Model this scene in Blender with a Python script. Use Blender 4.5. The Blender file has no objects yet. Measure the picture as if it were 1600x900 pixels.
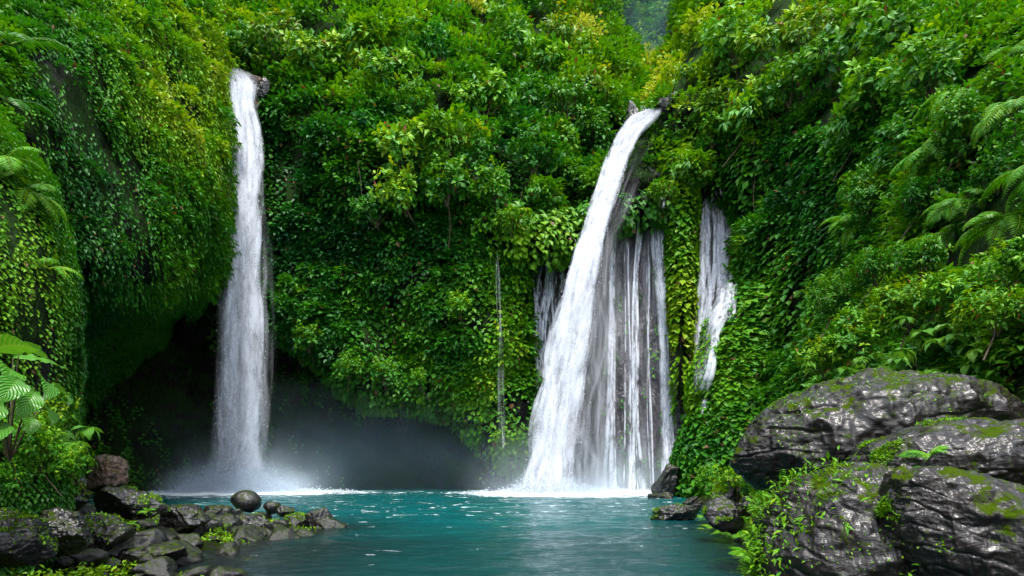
import bpy, bmesh, math, random
import numpy as np
from mathutils import Vector, Matrix, Euler
R = math.radians
SC = bpy.context.scene
COL = SC.collection
rng = np.random.default_rng(11)
random.seed(5)

# ------------------------------------------------------------------ camera, sky, sun, exposure
F = 888.9; HZ = 725.0; CH = 1.8
cam = bpy.data.cameras.new('camera'); camo = bpy.data.objects.new('camera', cam); COL.objects.link(camo)
camo.location = (0, 0, CH); camo.rotation_euler = (R(90), 0, 0)
cam.lens = 20; cam.sensor_width = 36; cam.shift_y = (HZ-450)/1600.0
cam.clip_start = 0.05; cam.clip_end = 2000
SC.camera = camo
SUN_VEC = Vector((0.06, -0.42, 1.0)).normalized()
w = bpy.data.worlds.new('World'); SC.world = w; w.use_nodes = True
nt = w.node_tree; bg = nt.nodes['Background']
sky = nt.nodes.new('ShaderNodeTexSky'); sky.sky_type = 'NISHITA'; sky.sun_disc = False
sky.sun_elevation = math.asin(SUN_VEC.z)
sky.sun_rotation = math.atan2(SUN_VEC.x, SUN_VEC.y)
sky.air_density = 1.0; sky.dust_density = 2.5; sky.ozone_density = 1.0
tcw = nt.nodes.new('ShaderNodeTexCoord'); cn = nt.nodes.new('ShaderNodeTexNoise'); cn.inputs['Scale'].default_value = 1.7; cn.inputs['Detail'].default_value = 5
nt.links.new(tcw.outputs['Generated'], cn.inputs['Vector'])
cr_ = nt.nodes.new('ShaderNodeValToRGB'); cr_.color_ramp.elements[0].position = 0.36; cr_.color_ramp.elements[1].position = 0.60; nt.links.new(cn.outputs[0], cr_.inputs[0])
cm_ = nt.nodes.new('ShaderNodeMix'); cm_.data_type = 'RGBA'; nt.links.new(cr_.outputs[0], cm_.inputs[0]); nt.links.new(sky.outputs[0], cm_.inputs[6]); cm_.inputs[7].default_value = (12.0, 12.4, 13.6, 1)
nt.links.new(cm_.outputs[2], bg.inputs[0]); bg.inputs[1].default_value = 0.15
sun = bpy.data.lights.new('sun', 'SUN'); suno = bpy.data.objects.new('sun', sun); COL.objects.link(suno)
sun.energy = 3.1; sun.angle = R(12); sun.color = (1.0, 0.965, 0.9)
suno.rotation_euler = SUN_VEC.to_track_quat('Z', 'Y').to_euler()
suno.location = (0, 0, 80)
SC.view_settings.view_transform = 'Standard'; SC.view_settings.look = 'None'
SC.view_settings.exposure = 0.85; SC.view_settings.gamma = 1.0
SC.view_settings.use_curve_mapping = False
SC.render.engine = 'CYCLES'
SC.cycles.max_bounces = 7; SC.cycles.diffuse_bounces = 3; SC.cycles.glossy_bounces = 3
SC.cycles.transmission_bounces = 4; SC.cycles.transparent_max_bounces = 40; SC.cycles.volume_bounces = 3
SC.cycles.use_denoising = True
SC.cycles.sample_clamp_indirect = 6

# ------------------------------------------------------------------ helpers
def at(px, py, Y):
    return ((px-800.0)/F*Y, Y, CH+(HZ-py)/F*Y)
def atv(px, py, Y):
    px = np.asarray(px, float); Y = np.asarray(Y, float)
    return np.stack([(px-800.0)/F*Y, Y+0*px, CH+(HZ-np.asarray(py, float))/F*Y], -1)
def sstep(a, b, x):
    t = np.clip((x-a)/(b-a), 0, 1); return t*t*(3-2*t)
def _h(ix, iy, iz, s):
    n = (ix*374761393 + iy*668265263 + iz*2147483647 + s*974634777) & 0xffffffff
    n = ((n ^ (n >> 13))*1274126177) & 0xffffffff
    n = (n ^ (n >> 16)) & 0xffffffff
    return n.astype(np.float64)/0xffffffff
def vnoise(P, s=0):
    P = np.asarray(P, float); f = np.floor(P); t = P-f; t = t*t*t*(t*(t*6-15)+10)
    i = f.astype(np.int64); x, y, z = i[..., 0], i[..., 1], i[..., 2]; r = 0
    for dx in (0, 1):
        wx = t[..., 0] if dx else 1-t[..., 0]
        for dy in (0, 1):
            wy = t[..., 1] if dy else 1-t[..., 1]
            for dz in (0, 1):
                wz = t[..., 2] if dz else 1-t[..., 2]
                r = r + wx*wy*wz*_h(x+dx, y+dy, z+dz, s)
    return r*2-1
def fbm(P, oct=4, s=0, gain=0.5):
    P = np.asarray(P, float); a = 1.0; r = 0; n = 0
    for k in range(oct):
        r = r + a*vnoise(P*(2.03**k)+17.3*k, s+k*7); n += a; a *= gain
    return r/n
def ridged(P, oct=4, s=0):
    P = np.asarray(P, float); a = 1.0; r = 0; n = 0
    for k in range(oct):
        r = r + a*(1-np.abs(vnoise(P*(2.1**k)+9.1*k, s+k*5))*2); n += a; a *= 0.5
    return r/n
def norm(v):
    return v/np.maximum(np.linalg.norm(v, axis=-1, keepdims=True), 1e-9)
def mesh_np(name, V, Fa, mat=None, smooth=False, attrs=None, uv=None):
    """V (n,3); Fa (m,k) faces all of k corners"""
    V = np.ascontiguousarray(V, np.float32); Fa = np.ascontiguousarray(Fa, np.int32)
    me = bpy.data.meshes.new(name); m, k = Fa.shape
    me.vertices.add(len(V)); me.vertices.foreach_set('co', V.ravel())
    me.loops.add(m*k); me.loops.foreach_set('vertex_index', Fa.ravel())
    me.polygons.add(m); me.polygons.foreach_set('loop_start', np.arange(0, m*k, k, dtype=np.int32))
    me.polygons.foreach_set('loop_total', np.full(m, k, np.int32))
    me.polygons.foreach_set('use_smooth', np.full(m, smooth, bool))
    if attrs:
        for an, (dom, typ, arr) in attrs.items():
            a = me.attributes.new(an, typ, dom)
            arr = np.ascontiguousarray(arr, np.float32)
            a.data.foreach_set('vector' if typ == 'FLOAT_VECTOR' else 'value', arr.ravel())
    if uv is not None:
        l = me.uv_layers.new(name='UVMap'); l.data.foreach_set('uv', np.ascontiguousarray(uv[Fa.ravel()], np.float32).ravel())
    me.update(calc_edges=True); me.validate()
    if mat: me.materials.append(mat)
    return me
def link(name, me, parent=None, loc=(0, 0, 0), rot=(0, 0, 0), scale=(1, 1, 1)):
    o = bpy.data.objects.new(name, me); COL.objects.link(o)
    o.parent = parent; o.location = loc; o.rotation_euler = rot; o.scale = scale
    return o
def tag(o, label=None, cat=None, group=None, kind=None):
    if label: o['label'] = label
    if cat: o['category'] = cat
    if group: o['group'] = group
    if kind: o['kind'] = kind
    return o
def copy_tree(o, parent=None):
    c = o.copy(); COL.objects.link(c); c.parent = parent
    for ch in list(o.children): copy_tree(ch, c)
    return c
def grid_faces(nu, nv):
    a = np.arange((nu-1)*(nv-1)); i = a//(nv-1); j = a % (nv-1); b = i*nv+j
    return np.stack([b, b+nv, b+nv+1, b+1], -1)
def join_parts(parts):
    V, Fa, o = [], [], 0
    for v, f in parts:
        V.append(v); Fa.append(f+o); o += len(v)
    return np.concatenate(V), np.concatenate(Fa)

# ------------------------------------------------------------------ materials
def M(name):
    m = bpy.data.materials.new(name); m.use_nodes = True
    t = m.node_tree; t.nodes.clear(); return m, t
def N(t, typ, **kw):
    n = t.nodes.new(typ)
    for k, v in kw.items():
        if k.startswith('i_'): n.inputs[k[2:]].default_value = v
        else: setattr(n, k, v)
    return n
def ramp(t, stops, fac=None, interp='LINEAR'):
    n = t.nodes.new('ShaderNodeValToRGB'); n.color_ramp.interpolation = interp
    e = n.color_ramp.elements
    while len(e) < len(stops): e.new(0.5)
    for el, (p, c) in zip(e, stops):
        el.position = p; el.color = (*c, 1) if len(c) == 3 else c
    if fac is not None: t.links.new(fac, n.inputs[0])
    return n
def math_n(t, op, a, b=None, c=None, clamp=False):
    n = t.nodes.new('ShaderNodeMath'); n.operation = op; n.use_clamp = clamp
    for i, v in enumerate((a, b, c)):
        if v is None: continue
        if isinstance(v, (int, float)): n.inputs[i].default_value = v
        else: t.links.new(v, n.inputs[i])
    return n.outputs[0]
def noise_n(t, vec, scale, detail=4, rough=0.55, dist=0.0):
    n = N(t, 'ShaderNodeTexNoise'); n.inputs['Scale'].default_value = scale; n.inputs['Detail'].default_value = detail
    n.inputs['Roughness'].default_value = rough; n.inputs['Distortion'].default_value = dist
    t.links.new(vec, n.inputs['Vector']); return n
def mapv(t, vec, scale):
    n = N(t, 'ShaderNodeMapping'); n.inputs['Scale'].default_value = scale; t.links.new(vec, n.inputs['Vector']); return n.outputs[0]
def mixc(t, fac, a, b, mode='MIX'):
    n = N(t, 'ShaderNodeMix', data_type='RGBA', blend_type=mode)
    for idx, v in ((0, fac), (6, a), (7, b)):
        if isinstance(v, (int, float)): n.inputs[idx].default_value = v
        elif isinstance(v, tuple): n.inputs[idx].default_value = (*v, 1)
        else: t.links.new(v, n.inputs[idx])
    return n.outputs[2]

def leaf_material(name, stops, rough=0.48, trans=0.27, veins=False, spec=0.28):
    m, t = M(name); L = t.links
    at_ = N(t, 'ShaderNodeAttribute', attribute_name='hue'); cr = ramp(t, stops, at_.outputs['Fac'])
    oi = N(t, 'ShaderNodeObjectInfo')
    col = mixc(t, 1.0, cr.outputs[0], oi.outputs['Color'], 'MULTIPLY')
    p = N(t, 'ShaderNodeBsdfPrincipled'); p.inputs['Roughness'].default_value = rough
    p.inputs['Specular IOR Level'].default_value = spec
    if veins:
        uv = N(t, 'ShaderNodeTexCoord'); sp = N(t, 'ShaderNodeSeparateXYZ'); L.new(uv.outputs['UV'], sp.inputs[0])
        au = math_n(t, 'ABSOLUTE', math_n(t, 'SUBTRACT', sp.outputs[0], 0.5))
        ph = math_n(t, 'SUBTRACT', math_n(t, 'MULTIPLY', sp.outputs[1], 11.0), math_n(t, 'MULTIPLY', au, 7.0))
        vv = math_n(t, 'PINGPONG', ph, 0.5)
        line = math_n(t, 'SMOOTH_MIN', math_n(t, 'MULTIPLY', vv, 4.0), math_n(t, 'MULTIPLY', au, 22.0), 0.2)
        line = math_n(t, 'MINIMUM', line, 1.0, clamp=True)
        col = mixc(t, line, (0.16, 0.34, 0.06), col)
        bp = N(t, 'ShaderNodeBump'); bp.inputs['Strength'].default_value = 0.9; bp.inputs['Distance'].default_value = 0.015
        L.new(vv, bp.inputs['Height']); L.new(bp.outputs[0], p.inputs['Normal'])
    L.new(col, p.inputs['Base Color'])
    tr = N(t, 'ShaderNodeBsdfTranslucent')
    tc = mixc(t, 1.0, col, (1.5, 1.25, 0.5), 'MULTIPLY'); L.new(tc, tr.inputs[0])
    mx = N(t, 'ShaderNodeMixShader'); mx.inputs[0].default_value = trans
    L.new(p.outputs[0], mx.inputs[1]); L.new(tr.outputs[0], mx.inputs[2])
    o = N(t, 'ShaderNodeOutputMaterial'); L.new(mx.outputs[0], o.inputs[0])
    return m
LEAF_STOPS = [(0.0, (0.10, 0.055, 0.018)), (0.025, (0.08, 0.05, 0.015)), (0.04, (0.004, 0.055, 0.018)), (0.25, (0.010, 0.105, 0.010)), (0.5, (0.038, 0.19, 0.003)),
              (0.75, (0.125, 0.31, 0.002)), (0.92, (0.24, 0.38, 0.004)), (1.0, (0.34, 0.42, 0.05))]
MLEAF = leaf_material('leaf', LEAF_STOPS)
MBIG = leaf_material('broad_leaf', [(0, (0.02, 0.12, 0.02)), (0.5, (0.04, 0.21, 0.015)), (1, (0.11, 0.30, 0.01))], rough=0.3, veins=True, trans=0.3)

def stem_material():
    m, t = M('stem_bark'); tc = N(t, 'ShaderNodeTexCoord')
    n = noise_n(t, mapv(t, tc.outputs['Object'], (6, 6, 1.5)), 3)
    c = ramp(t, [(0.3, (0.035, 0.025, 0.014)), (0.7, (0.13, 0.095, 0.05))], n.outputs[0])
    p = N(t, 'ShaderNodeBsdfPrincipled'); p.inputs['Roughness'].default_value = 0.75
    t.links.new(c.outputs[0], p.inputs['Base Color'])
    o = N(t, 'ShaderNodeOutputMaterial'); t.links.new(p.outputs[0], o.inputs[0]); return m
MSTEM = stem_material()

def rock_material(name, dark, light, moss=0.5, rough=(0.16, 0.5), bump=0.6, scale=1.0, streak=(1, 1, 1), bdist=0.06, coat=0.6, attr=False, mosscol=((0.010, 0.020, 0.001), (0.055, 0.095, 0.002))):
    m, t = M(name); L = t.links
    tc = N(t, 'ShaderNodeTexCoord'); vec = mapv(t, tc.outputs['Object'], tuple(s*scale for s in streak))
    n1 = noise_n(t, vec, 1.3, 6, 0.6, 0.6); n2 = noise_n(t, vec, 6.0, 4, 0.5, 0.8)
    vo = N(t, 'ShaderNodeTexVoronoi', feature='DISTANCE_TO_EDGE'); vo.inputs['Scale'].default_value = 3.2
    wv = N(t, 'ShaderNodeVectorMath', operation='ADD'); L.new(vec, wv.inputs[0])
    sc = N(t, 'ShaderNodeVectorMath', operation='SCALE'); L.new(n1.outputs['Color'], sc.inputs[0]); sc.inputs['Scale'].default_value = 0.9
    L.new(sc.outputs[0], wv.inputs[1]); L.new(wv.outputs[0], vo.inputs['Vector'])
    crack = ramp(t, [(0.0, (0, 0, 0)), (0.06, (1, 1, 1))], vo.outputs['Distance'])
    col = ramp(t, [(0.3, dark), (0.7, light)], n2.outputs[0]).outputs[0]
    brown = tuple(c*k for c, k in zip(light, (1.3, 0.95, 0.6)))
    col = mixc(t, ramp(t, [(0.5, (0, 0, 0)), (0.75, (0.6, 0.6, 0.6))], n1.outputs[0]).outputs[0], col, brown)
    geo = N(t, 'ShaderNodeNewGeometry'); sp = N(t, 'ShaderNodeSeparateXYZ'); L.new(geo.outputs['Normal'], sp.inputs[0])
    n3 = noise_n(t, tc.outputs['Object'], 2.2*scale, 8, 0.72, 0.3)
    mf = math_n(t, 'ADD', n3.outputs[0], math_n(t, 'MULTIPLY', sp.outputs[2], 0.12))
    mfac = ramp(t, [(0.72-moss*0.3, (0, 0, 0)), (0.80-moss*0.3, (1, 1, 1))], mf).outputs[0]
    if attr:
        a = N(t, 'ShaderNodeAttribute', attribute_name='bare'); mfac = math_n(t, 'MULTIPLY', mfac, math_n(t, 'SUBTRACT', 1.0, a.outputs['Fac'], clamp=True))
        col = mixc(t, a.outputs['Fac'], col, mixc(t, n2.outputs[0], (0.012, 0.011, 0.016), (0.07, 0.065, 0.085)))
    n4 = noise_n(t, tc.outputs['Object'], 30*scale, 3, 0.7)
    mc = mixc(t, n4.outputs[0], *mosscol)
    col = mixc(t, mfac, col, mc)
    p = N(t, 'ShaderNodeBsdfPrincipled'); L.new(col, p.inputs['Base Color'])
    rr = N(t, 'ShaderNodeMapRange'); L.new(n2.outputs[0], rr.inputs[0]); rr.inputs[3].default_value = rough[0]; rr.inputs[4].default_value = rough[1]
    ro = math_n(t, 'ADD', rr.outputs[0], math_n(t, 'MULTIPLY', mfac, 0.5), clamp=True); L.new(ro, p.inputs['Roughness'])
    L.new(math_n(t, 'SUBTRACT', 0.25, math_n(t, 'MULTIPLY', mfac, 0.2)), p.inputs['Specular IOR Level'])
    if attr: L.new(math_n(t, 'ADD', math_n(t, 'MULTIPLY', a.outputs['Fac'], 0.8), 0.12), p.inputs['Specular IOR Level'])
    cw = math_n(t, 'MULTIPLY', math_n(t, 'SUBTRACT', 1.0, mfac, clamp=True), coat)
    L.new(cw, p.inputs['Coat Weight']); p.inputs['Coat Roughness'].default_value = 0.26; p.inputs['Coat IOR'].default_value = 1.5
    nb = noise_n(t, vec, 4.5, 1.5, 0.45, 2.2)
    fl_ = ramp(t, [(0.35, (0, 0, 0)), (0.45, (0.55, 0.55, 0.55)), (0.55, (0.6, 0.6, 0.6)), (0.66, (1, 1, 1))], nb.outputs[0])
    h = math_n(t, 'ADD', math_n(t, 'MULTIPLY', crack.outputs[0], 0.5), fl_.outputs[0])
    h = math_n(t, 'ADD', h, math_n(t, 'MULTIPLY', n2.outputs[0], 0.35))
    h = math_n(t, 'ADD', h, math_n(t, 'MULTIPLY', math_n(t, 'MULTIPLY', n4.outputs[0], mfac), 0.8))
    n5 = noise_n(t, vec, 22.0, 4, 0.6, 0.5); h = math_n(t, 'ADD', h, math_n(t, 'MULTIPLY', n5.outputs[0], 0.10))
    bp = N(t, 'ShaderNodeBump'); bp.inputs['Strength'].default_value = bump; bp.inputs['Distance'].default_value = bdist
    L.new(h, bp.inputs['Height']); L.new(bp.outputs[0], p.inputs['Normal']); L.new(bp.outputs[0], p.inputs['Coat Normal'])
    o = N(t, 'ShaderNodeOutputMaterial'); L.new(p.outputs[0], o.inputs[0]); return m
MCLIFF = rock_material('wet_cliff_rock', (0.003, 0.004, 0.003), (0.014, 0.014, 0.010), moss=0.95, bump=0.7, scale=0.45, streak=(1, 1, 0.5), bdist=0.25, coat=0.03, rough=(0.3, 0.7), attr=True, mosscol=((0.006, 0.02, 0.003), (0.015, 0.045, 0.004)))
MROCK = rock_material('wet_boulder_rock', (0.0025, 0.0022, 0.002), (0.016, 0.013, 0.011), moss=0.45, bump=0.2, scale=1.6, streak=(1, 1, 2.6), bdist=0.022, coat=0.62, rough=(0.45, 0.7))
MSTONE = rock_material('wet_stone', (0.002, 0.002, 0.0025), (0.011, 0.010, 0.012), moss=0.42, bump=0.4, scale=3.0, bdist=0.022, coat=1.0, rough=(0.3, 0.5))
MBROWN = rock_material('brown_rock', (0.03, 0.022, 0.016), (0.15, 0.11, 0.08), moss=0.3, bump=0.9, scale=3.0, bdist=0.03, coat=0.3, rough=(0.35, 0.6))
MBANK = rock_material('bank_rubble', (0.003, 0.003, 0.003), (0.018, 0.016, 0.014), moss=0.6, bump=1.0, scale=2.5, bdist=0.10, coat=0.8, rough=(0.2, 0.6))

# ------------------------------------------------------------------ cliff geometry
def tps(ctrl):
    """thin plate interpolation of depth over the view"""
    C = np.array(ctrl, float); X = C[:, :2]/400.0; n = len(C)
    def U(r2): return np.where(r2 > 1e-12, 0.5*r2*np.log(np.maximum(r2, 1e-12)), 0)
    K = U(((X[:, None]-X[None])**2).sum(-1))+1e-3*np.eye(n); P = np.c_[np.ones(n), X]
    A = np.block([[K, P], [P.T, np.zeros((3, 3))]]); s = np.linalg.solve(A, np.r_[C[:, 2], 0, 0, 0])
    lo, hi = C[:, 2].min()*0.9, C[:, 2].max()*1.15
    def f(px, py):
        q = np.stack([px, py], -1)/400.0; r = s[n]+s[n+1]*q[..., 0]+s[n+2]*q[..., 1]
        for k in range(n): r = r+s[k]*U(((q-X[k])**2).sum(-1))
        return np.clip(r, lo, hi)
    return f
def sdist(poly, px, py):
    """signed distance to polygon, positive inside"""
    P = np.array(poly, float); d = np.full(px.shape, 1e9); ins = np.zeros(px.shape, bool)
    for i in range(len(P)):
        a, b = P[i], P[(i+1) % len(P)]; e = b-a; L2 = (e*e).sum()
        tt = np.clip(((px-a[0])*e[0]+(py-a[1])*e[1])/L2, 0, 1)
        d = np.minimum(d, np.hypot(px-a[0]-tt*e[0], py-a[1]-tt*e[1]))
        c = ((a[1] > py) != (b[1] > py))
        if abs(e[1]) > 1e-9: ins ^= c & (px < (b[0]-a[0])*(py-a[1])/e[1]+a[0])
    return np.where(ins, d, -d)
L0 = tps([(-500, 400, 42), (350, 650, 40), (420, 300, 41), (420, 50, 46), (600, 700, 44), (700, 50, 54), (900, 60, 66), (1020, 100, 90), (1020, 160, 60), (1060, 60, 85),
          (900, 250, 46), (780, 370, 41), (950, 280, 40.5), (1030, 250, 39), (1040, 330, 38.8), (950, 420, 38.3), (950, 600, 37.6), (1060, 600, 37.6), (1120, 400, 38), (700, 730, 41),
          (600, -350, 95), (1300, -350, 95), (-500, -350, 90), (1400, 400, 42), (2100, 400, 42), (800, 1000, 40)])
BLOBS = [
 # (name, polygon, depth points, rounding px, bulge m, bare)
 ('back', [(300, -420), (935, -420), (945, 60), (962, 130), (994, 172), (985, 190), (960, 235), (925, 300), (905, 345), (880, 372), (824, 384), (822, 500), (832, 600), (830, 700), (812, 722), (775, 706), (744, 668), (700, 628), (640, 614), (560, 604), (520, 580), (498, 545), (440, 510), (300, 530)],
  [(400, 200, 39), (420, 400, 38.2), (500, 420, 37.5), (600, 450, 36.8), (640, 600, 36.6), (740, 500, 36.6), (800, 450, 37), (800, 680, 36.8), (600, 250, 38), (700, 200, 39.5), (500, 90, 42), (700, 50, 47), (900, 60, 56), (900, 180, 45.5), (860, 300, 40), (780, 340, 37.5), (600, -350, 82), (400, -350, 70), (350, 500, 39)], 26, 1.6, 0),
 ('ledge', [(752, 335), (800, 318), (860, 342), (905, 342), (932, 322), (1000, 308), (1045, 292), (1050, 312), (1010, 322), (945, 336), (905, 374), (860, 380), (800, 384), (762, 372)],
  [(760, 350, 36.2), (900, 350, 36.0), (1040, 330, 36.4), (900, 300, 36)], 12, 0.8, 0),
 ('column', [(1048, 240), (1076, 236), (1078, 300), (1074, 420), (1072, 540), (1070, 660), (1062, 640), (1056, 500), (1052, 340)],
  [(1060, 240, 36.3), (1070, 500, 36), (1070, 640, 36.3), (1000, 400, 36)], 14, 1.0, 0),
 ('mound', [(1165, 432), (1128, 462), (1098, 540), (1088, 596), (1108, 622), (1086, 655), (1062, 700), (1047, 778), (1050, 830), (1320, 850), (1320, 430), (1240, 430)],
  [(1120, 600, 30.5), (1070, 740, 31), (1200, 500, 30), (1260, 600, 27.5), (1130, 770, 28), (1280, 800, 22), (1300, 450, 27)], 45, 3.2, 0),
 ('right', [(1032, 170), (1066, 122), (1092, 60), (1120, -420), (2300, -420), (2300, 1250), (1230, 1250), (1172, 800), (1168, 560), (1160, 420), (1158, 300), (1140, 276), (1100, 276), (1085, 240), (1045, 245), (1030, 205)],
  [(1060, 150, 39.5), (1100, 60, 44), (1100, 200, 37.5), (1160, 300, 35.5), (1160, 500, 33.5), (1250, 300, 30), (1250, 600, 25.5), (1350, 300, 24), (1350, 600, 17), (1450, 300, 18), (1450, 600, 12.5), (1600, 300, 12.5), (1600, 600, 9.0), (1300, 50, 35), (1600, 50, 19), (2100, 300, 6.5), (2100, 900, 5), (1300, -350, 70), (2100, -350, 25), (1250, 1000, 14), (1600, 900, 8)], 24, 2.0, 0),
 ('buttress', [(-600, -420), (345, -420), (352, 60), (361, 150), (362, 200), (352, 300), (343, 392), (310, 440), (282, 478), (256, 525), (208, 582), (150, 622), (100, 625), (60, 720), (-600, 1200)],
  [(360, 200, 34.5), (300, 250, 28), (200, 300, 22.5), (110, 300, 20), (0, 300, 17), (-400, 300, 9), (200, 0, 28), (350, 0, 42), (300, -350, 70), (-400, -350, 25), (250, 450, 26), (150, 600, 34), (280, 480, 31), (130, 500, 25), (200, 520, 30), (0, 600, 18), (-400, 700, 9)], 50, 4.5, 0),
 ('near_bank', [(-600, 120), (-20, 190), (20, 220), (52, 262), (78, 330), (98, 410), (106, 520), (100, 600), (92, 780), (60, 1250), (-600, 1250)],
  [(0, 400, 8.3), (90, 450, 9.5), (50, 300, 10.0), (-300, 400, 5.5), (-300, 900, 4.5), (60, 750, 8.8)], 45, 2.0, 0),
]
for i, b in enumerate(BLOBS): BLOBS[i] = b+(tps(b[2]),)
def cliffY(px, py, want=False):
    px = np.asarray(px, float); py = np.asarray(py, float)
    Y = L0(px, py); ids = np.full(px.shape, -1)
    wob = 5*vnoise(np.stack([px/28, py/28, 0*px+3], -1), 4)+3*vnoise(np.stack([px/11, py/11, 0*px], -1), 9)
    for i, (nm, poly, ct, wr, Rb, bare, f) in enumerate(BLOBS):
        d = sdist(poly, px, py)+wob*(0.4 if nm in ('column', 'ledge') else 1)
        q = np.clip(1-d/wr, 0, 1)
        y = f(px, py)+Rb*(1-np.sqrt(np.maximum(1-q*q, 0)))+np.where(d < 0, -d*1.1, 0)
        ids = np.where(y < Y, i, ids); Y = np.minimum(Y, y)
    return (Y, ids) if want else Y
STEP = 4.0
gx = np.arange(-520, 2130, STEP); gy = np.arange(-360, 1100, STEP)
PX, PY = np.meshgrid(gx, gy, indexing='ij')
CY, CID = cliffY(PX, PY, True)
P0 = atv(PX, PY, CY)
amp = np.clip((CY-6)/22, 0.15, 1.0)
nz = P0*np.array([1, 1, 0.8])
disp = amp*(np.where((PY < 340) & (PX > 380), 2.6, 1.5)*fbm(nz*0.16, 3, 1)+0.9*fbm(nz*0.42, 3, 21)+0.45*ridged(nz*0.9, 3, 31)*0.6)
nm_id = {b[0]: i for i, b in enumerate(BLOBS)}
curt = (CID == -1) & (PX > 815) & (PX < 1160) & (PY > 300)
disp = np.where(curt, 0.9*ridged(P0*np.array([1.4, 1.4, 0.22]), 3, 5)*0.6, disp)
disp = np.where((CID == nm_id['column']) | (CID == nm_id['ledge']), disp*0.3, disp)
CYd = CY+disp
P0 = atv(PX, PY, CYd)
P0[..., 2] = np.maximum(P0[..., 2], -1.8)
bare = np.where(curt, 1.0, 0.0)
bare = np.maximum(bare, 0.9*sstep(0.25, 0.45, fbm(P0*0.5, 3, 77))*((PX > 930) & (PX < 1060) & (PY > 150) & (PY < 340)))
cf = grid_faces(len(gx), len(gy))
cliff_me = mesh_np('cliff', P0.reshape(-1, 3), cf[:, ::-1], MCLIFF, True, {'bare': ('POINT', 'FLOAT', bare.ravel())})
cliff = tag(link('cliff', cliff_me), kind='structure')
def surfY(px, py):
    """depth of the finished cliff (bilinear in the grid)"""
    fx = np.clip((np.asarray(px, float)-gx[0])/STEP, 0, len(gx)-1.001); fy = np.clip((np.asarray(py, float)-gy[0])/STEP, 0, len(gy)-1.001)
    i = fx.astype(int); j = fy.astype(int); a = fx-i; b = fy-j
    return (CYd[i, j]*(1-a)*(1-b)+CYd[i+1, j]*a*(1-b)+CYd[i, j+1]*(1-a)*b+CYd[i+1, j+1]*a*b)

# cliff sampling tables
Vc = P0.reshape(-1, 3); a_, b_, c_, d_ = (Vc[cf[:, k]] for k in range(4))
fn = np.cross(c_-a_, d_-b_); farea = np.linalg.norm(fn, axis=1)/2; fn = norm(fn)
fc = (a_+b_+c_+d_)/4
flip = (fn*(np.array([0, 0, CH])-fc)).sum(1) < 0; fn[flip] *= -1
fpx = PX.ravel()[cf].mean(1); fpy = PY.ravel()[cf].mean(1); fid = CID.ravel()[cf[:, 0]]
fY = fc[:, 1]

# ------------------------------------------------------------------ leaves
def leaf_arrays(P, T, Nn, L, W, fine=True):
    """folded leaf of 4 triangles each (2 when not fine)"""
    T = norm(T); S = norm(np.cross(T, Nn)); Nn = np.cross(S, T)
    L = L[:, None]; W = W[:, None]
    if fine:
        b = P; l = P+T*L*0.42-S*W*0.5+Nn*W*0.14; r = P+T*L*0.42+S*W*0.5+Nn*W*0.14
        m = P+T*L*0.5; t = P+T*L*0.97-Nn*L*0.16
        V = np.stack([b, l, m, r, t], 1).reshape(-1, 3); k = np.arange(len(P))*5
        Fa = np.stack([np.stack([k, k+1, k+2], 1), np.stack([k, k+2, k+3], 1), np.stack([k+1, k+4, k+2], 1), np.stack([k+2, k+4, k+3], 1)], 1).reshape(-1, 3)
        return V, Fa, 4
    l = P+T*L*0.45-S*W*0.5+Nn*W*0.12; r = P+T*L*0.45+S*W*0.5+Nn*W*0.12; t = P+T*L-Nn*L*0.1
    V = np.stack([P, l, t, r], 1).reshape(-1, 3); k = np.arange(len(P))*4
    return V, np.stack([np.stack([k, k+1, k+2], 1), np.stack([k, k+2, k+3], 1)], 1).reshape(-1, 3), 2
def leaf_mesh(name, P, T, Nn, L, W, hue, mat=None, fine=True):
    V, Fa, n = leaf_arrays(P, T, Nn, L, W, fine)
    hue = np.where(np.random.default_rng(len(P)).random(len(P)) < 0.018, 0.0, np.clip(hue, 0.05, 1))
    return mesh_np(name, V, Fa, mat or MLEAF, False, {'hue': ('FACE', 'FLOAT', np.repeat(np.clip(hue, 0, 1), n))})
UP = np.array([0, 0, 1.0])
def gsum(px, py, lst):
    r = np.zeros(px.shape)
    for cx, cy, rx, ry, v in lst: r = r+v*np.exp(-((px-cx)/rx)**2-((py-cy)/ry)**2)
    return r
HUE_G = [(600, 110, 220, 80, 0.07), (1200, 100, 200, 90, 0.07), (280, 180, 90, 130, 0.30), (330, 80, 50, 80, 0.18), (250, 420, 80, 60, 0.12), (50, 420, 80, 170, 0.42), (620, 90, 90, 60, 0.18), (480, 250, 80, 120, -0.12),  # leaf colour by area: species patches, with lit and shaded zones coloured in
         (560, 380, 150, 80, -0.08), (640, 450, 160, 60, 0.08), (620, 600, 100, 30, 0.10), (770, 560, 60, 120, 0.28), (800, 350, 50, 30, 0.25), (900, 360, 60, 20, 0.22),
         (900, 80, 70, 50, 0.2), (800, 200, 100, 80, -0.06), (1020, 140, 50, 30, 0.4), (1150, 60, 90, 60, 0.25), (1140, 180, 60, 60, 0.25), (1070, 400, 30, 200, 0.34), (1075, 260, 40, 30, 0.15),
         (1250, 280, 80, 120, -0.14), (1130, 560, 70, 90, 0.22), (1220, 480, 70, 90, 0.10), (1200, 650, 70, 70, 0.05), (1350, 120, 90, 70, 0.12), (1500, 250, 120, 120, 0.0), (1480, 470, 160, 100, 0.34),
         (1560, 100, 60, 80, 0.05), (100, 250, 60, 200, -0.15), (350, 650, 100, 100, -0.1), (170, 520, 110, 90, -0.35), (560, 450, 170, 130, -0.16), (120, 330, 110, 170, -0.20), (460, 330, 70, 170, -0.08), (740, 450, 60, 50, 0.05), (980, 60, 40, 60, -0.05)]
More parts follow.
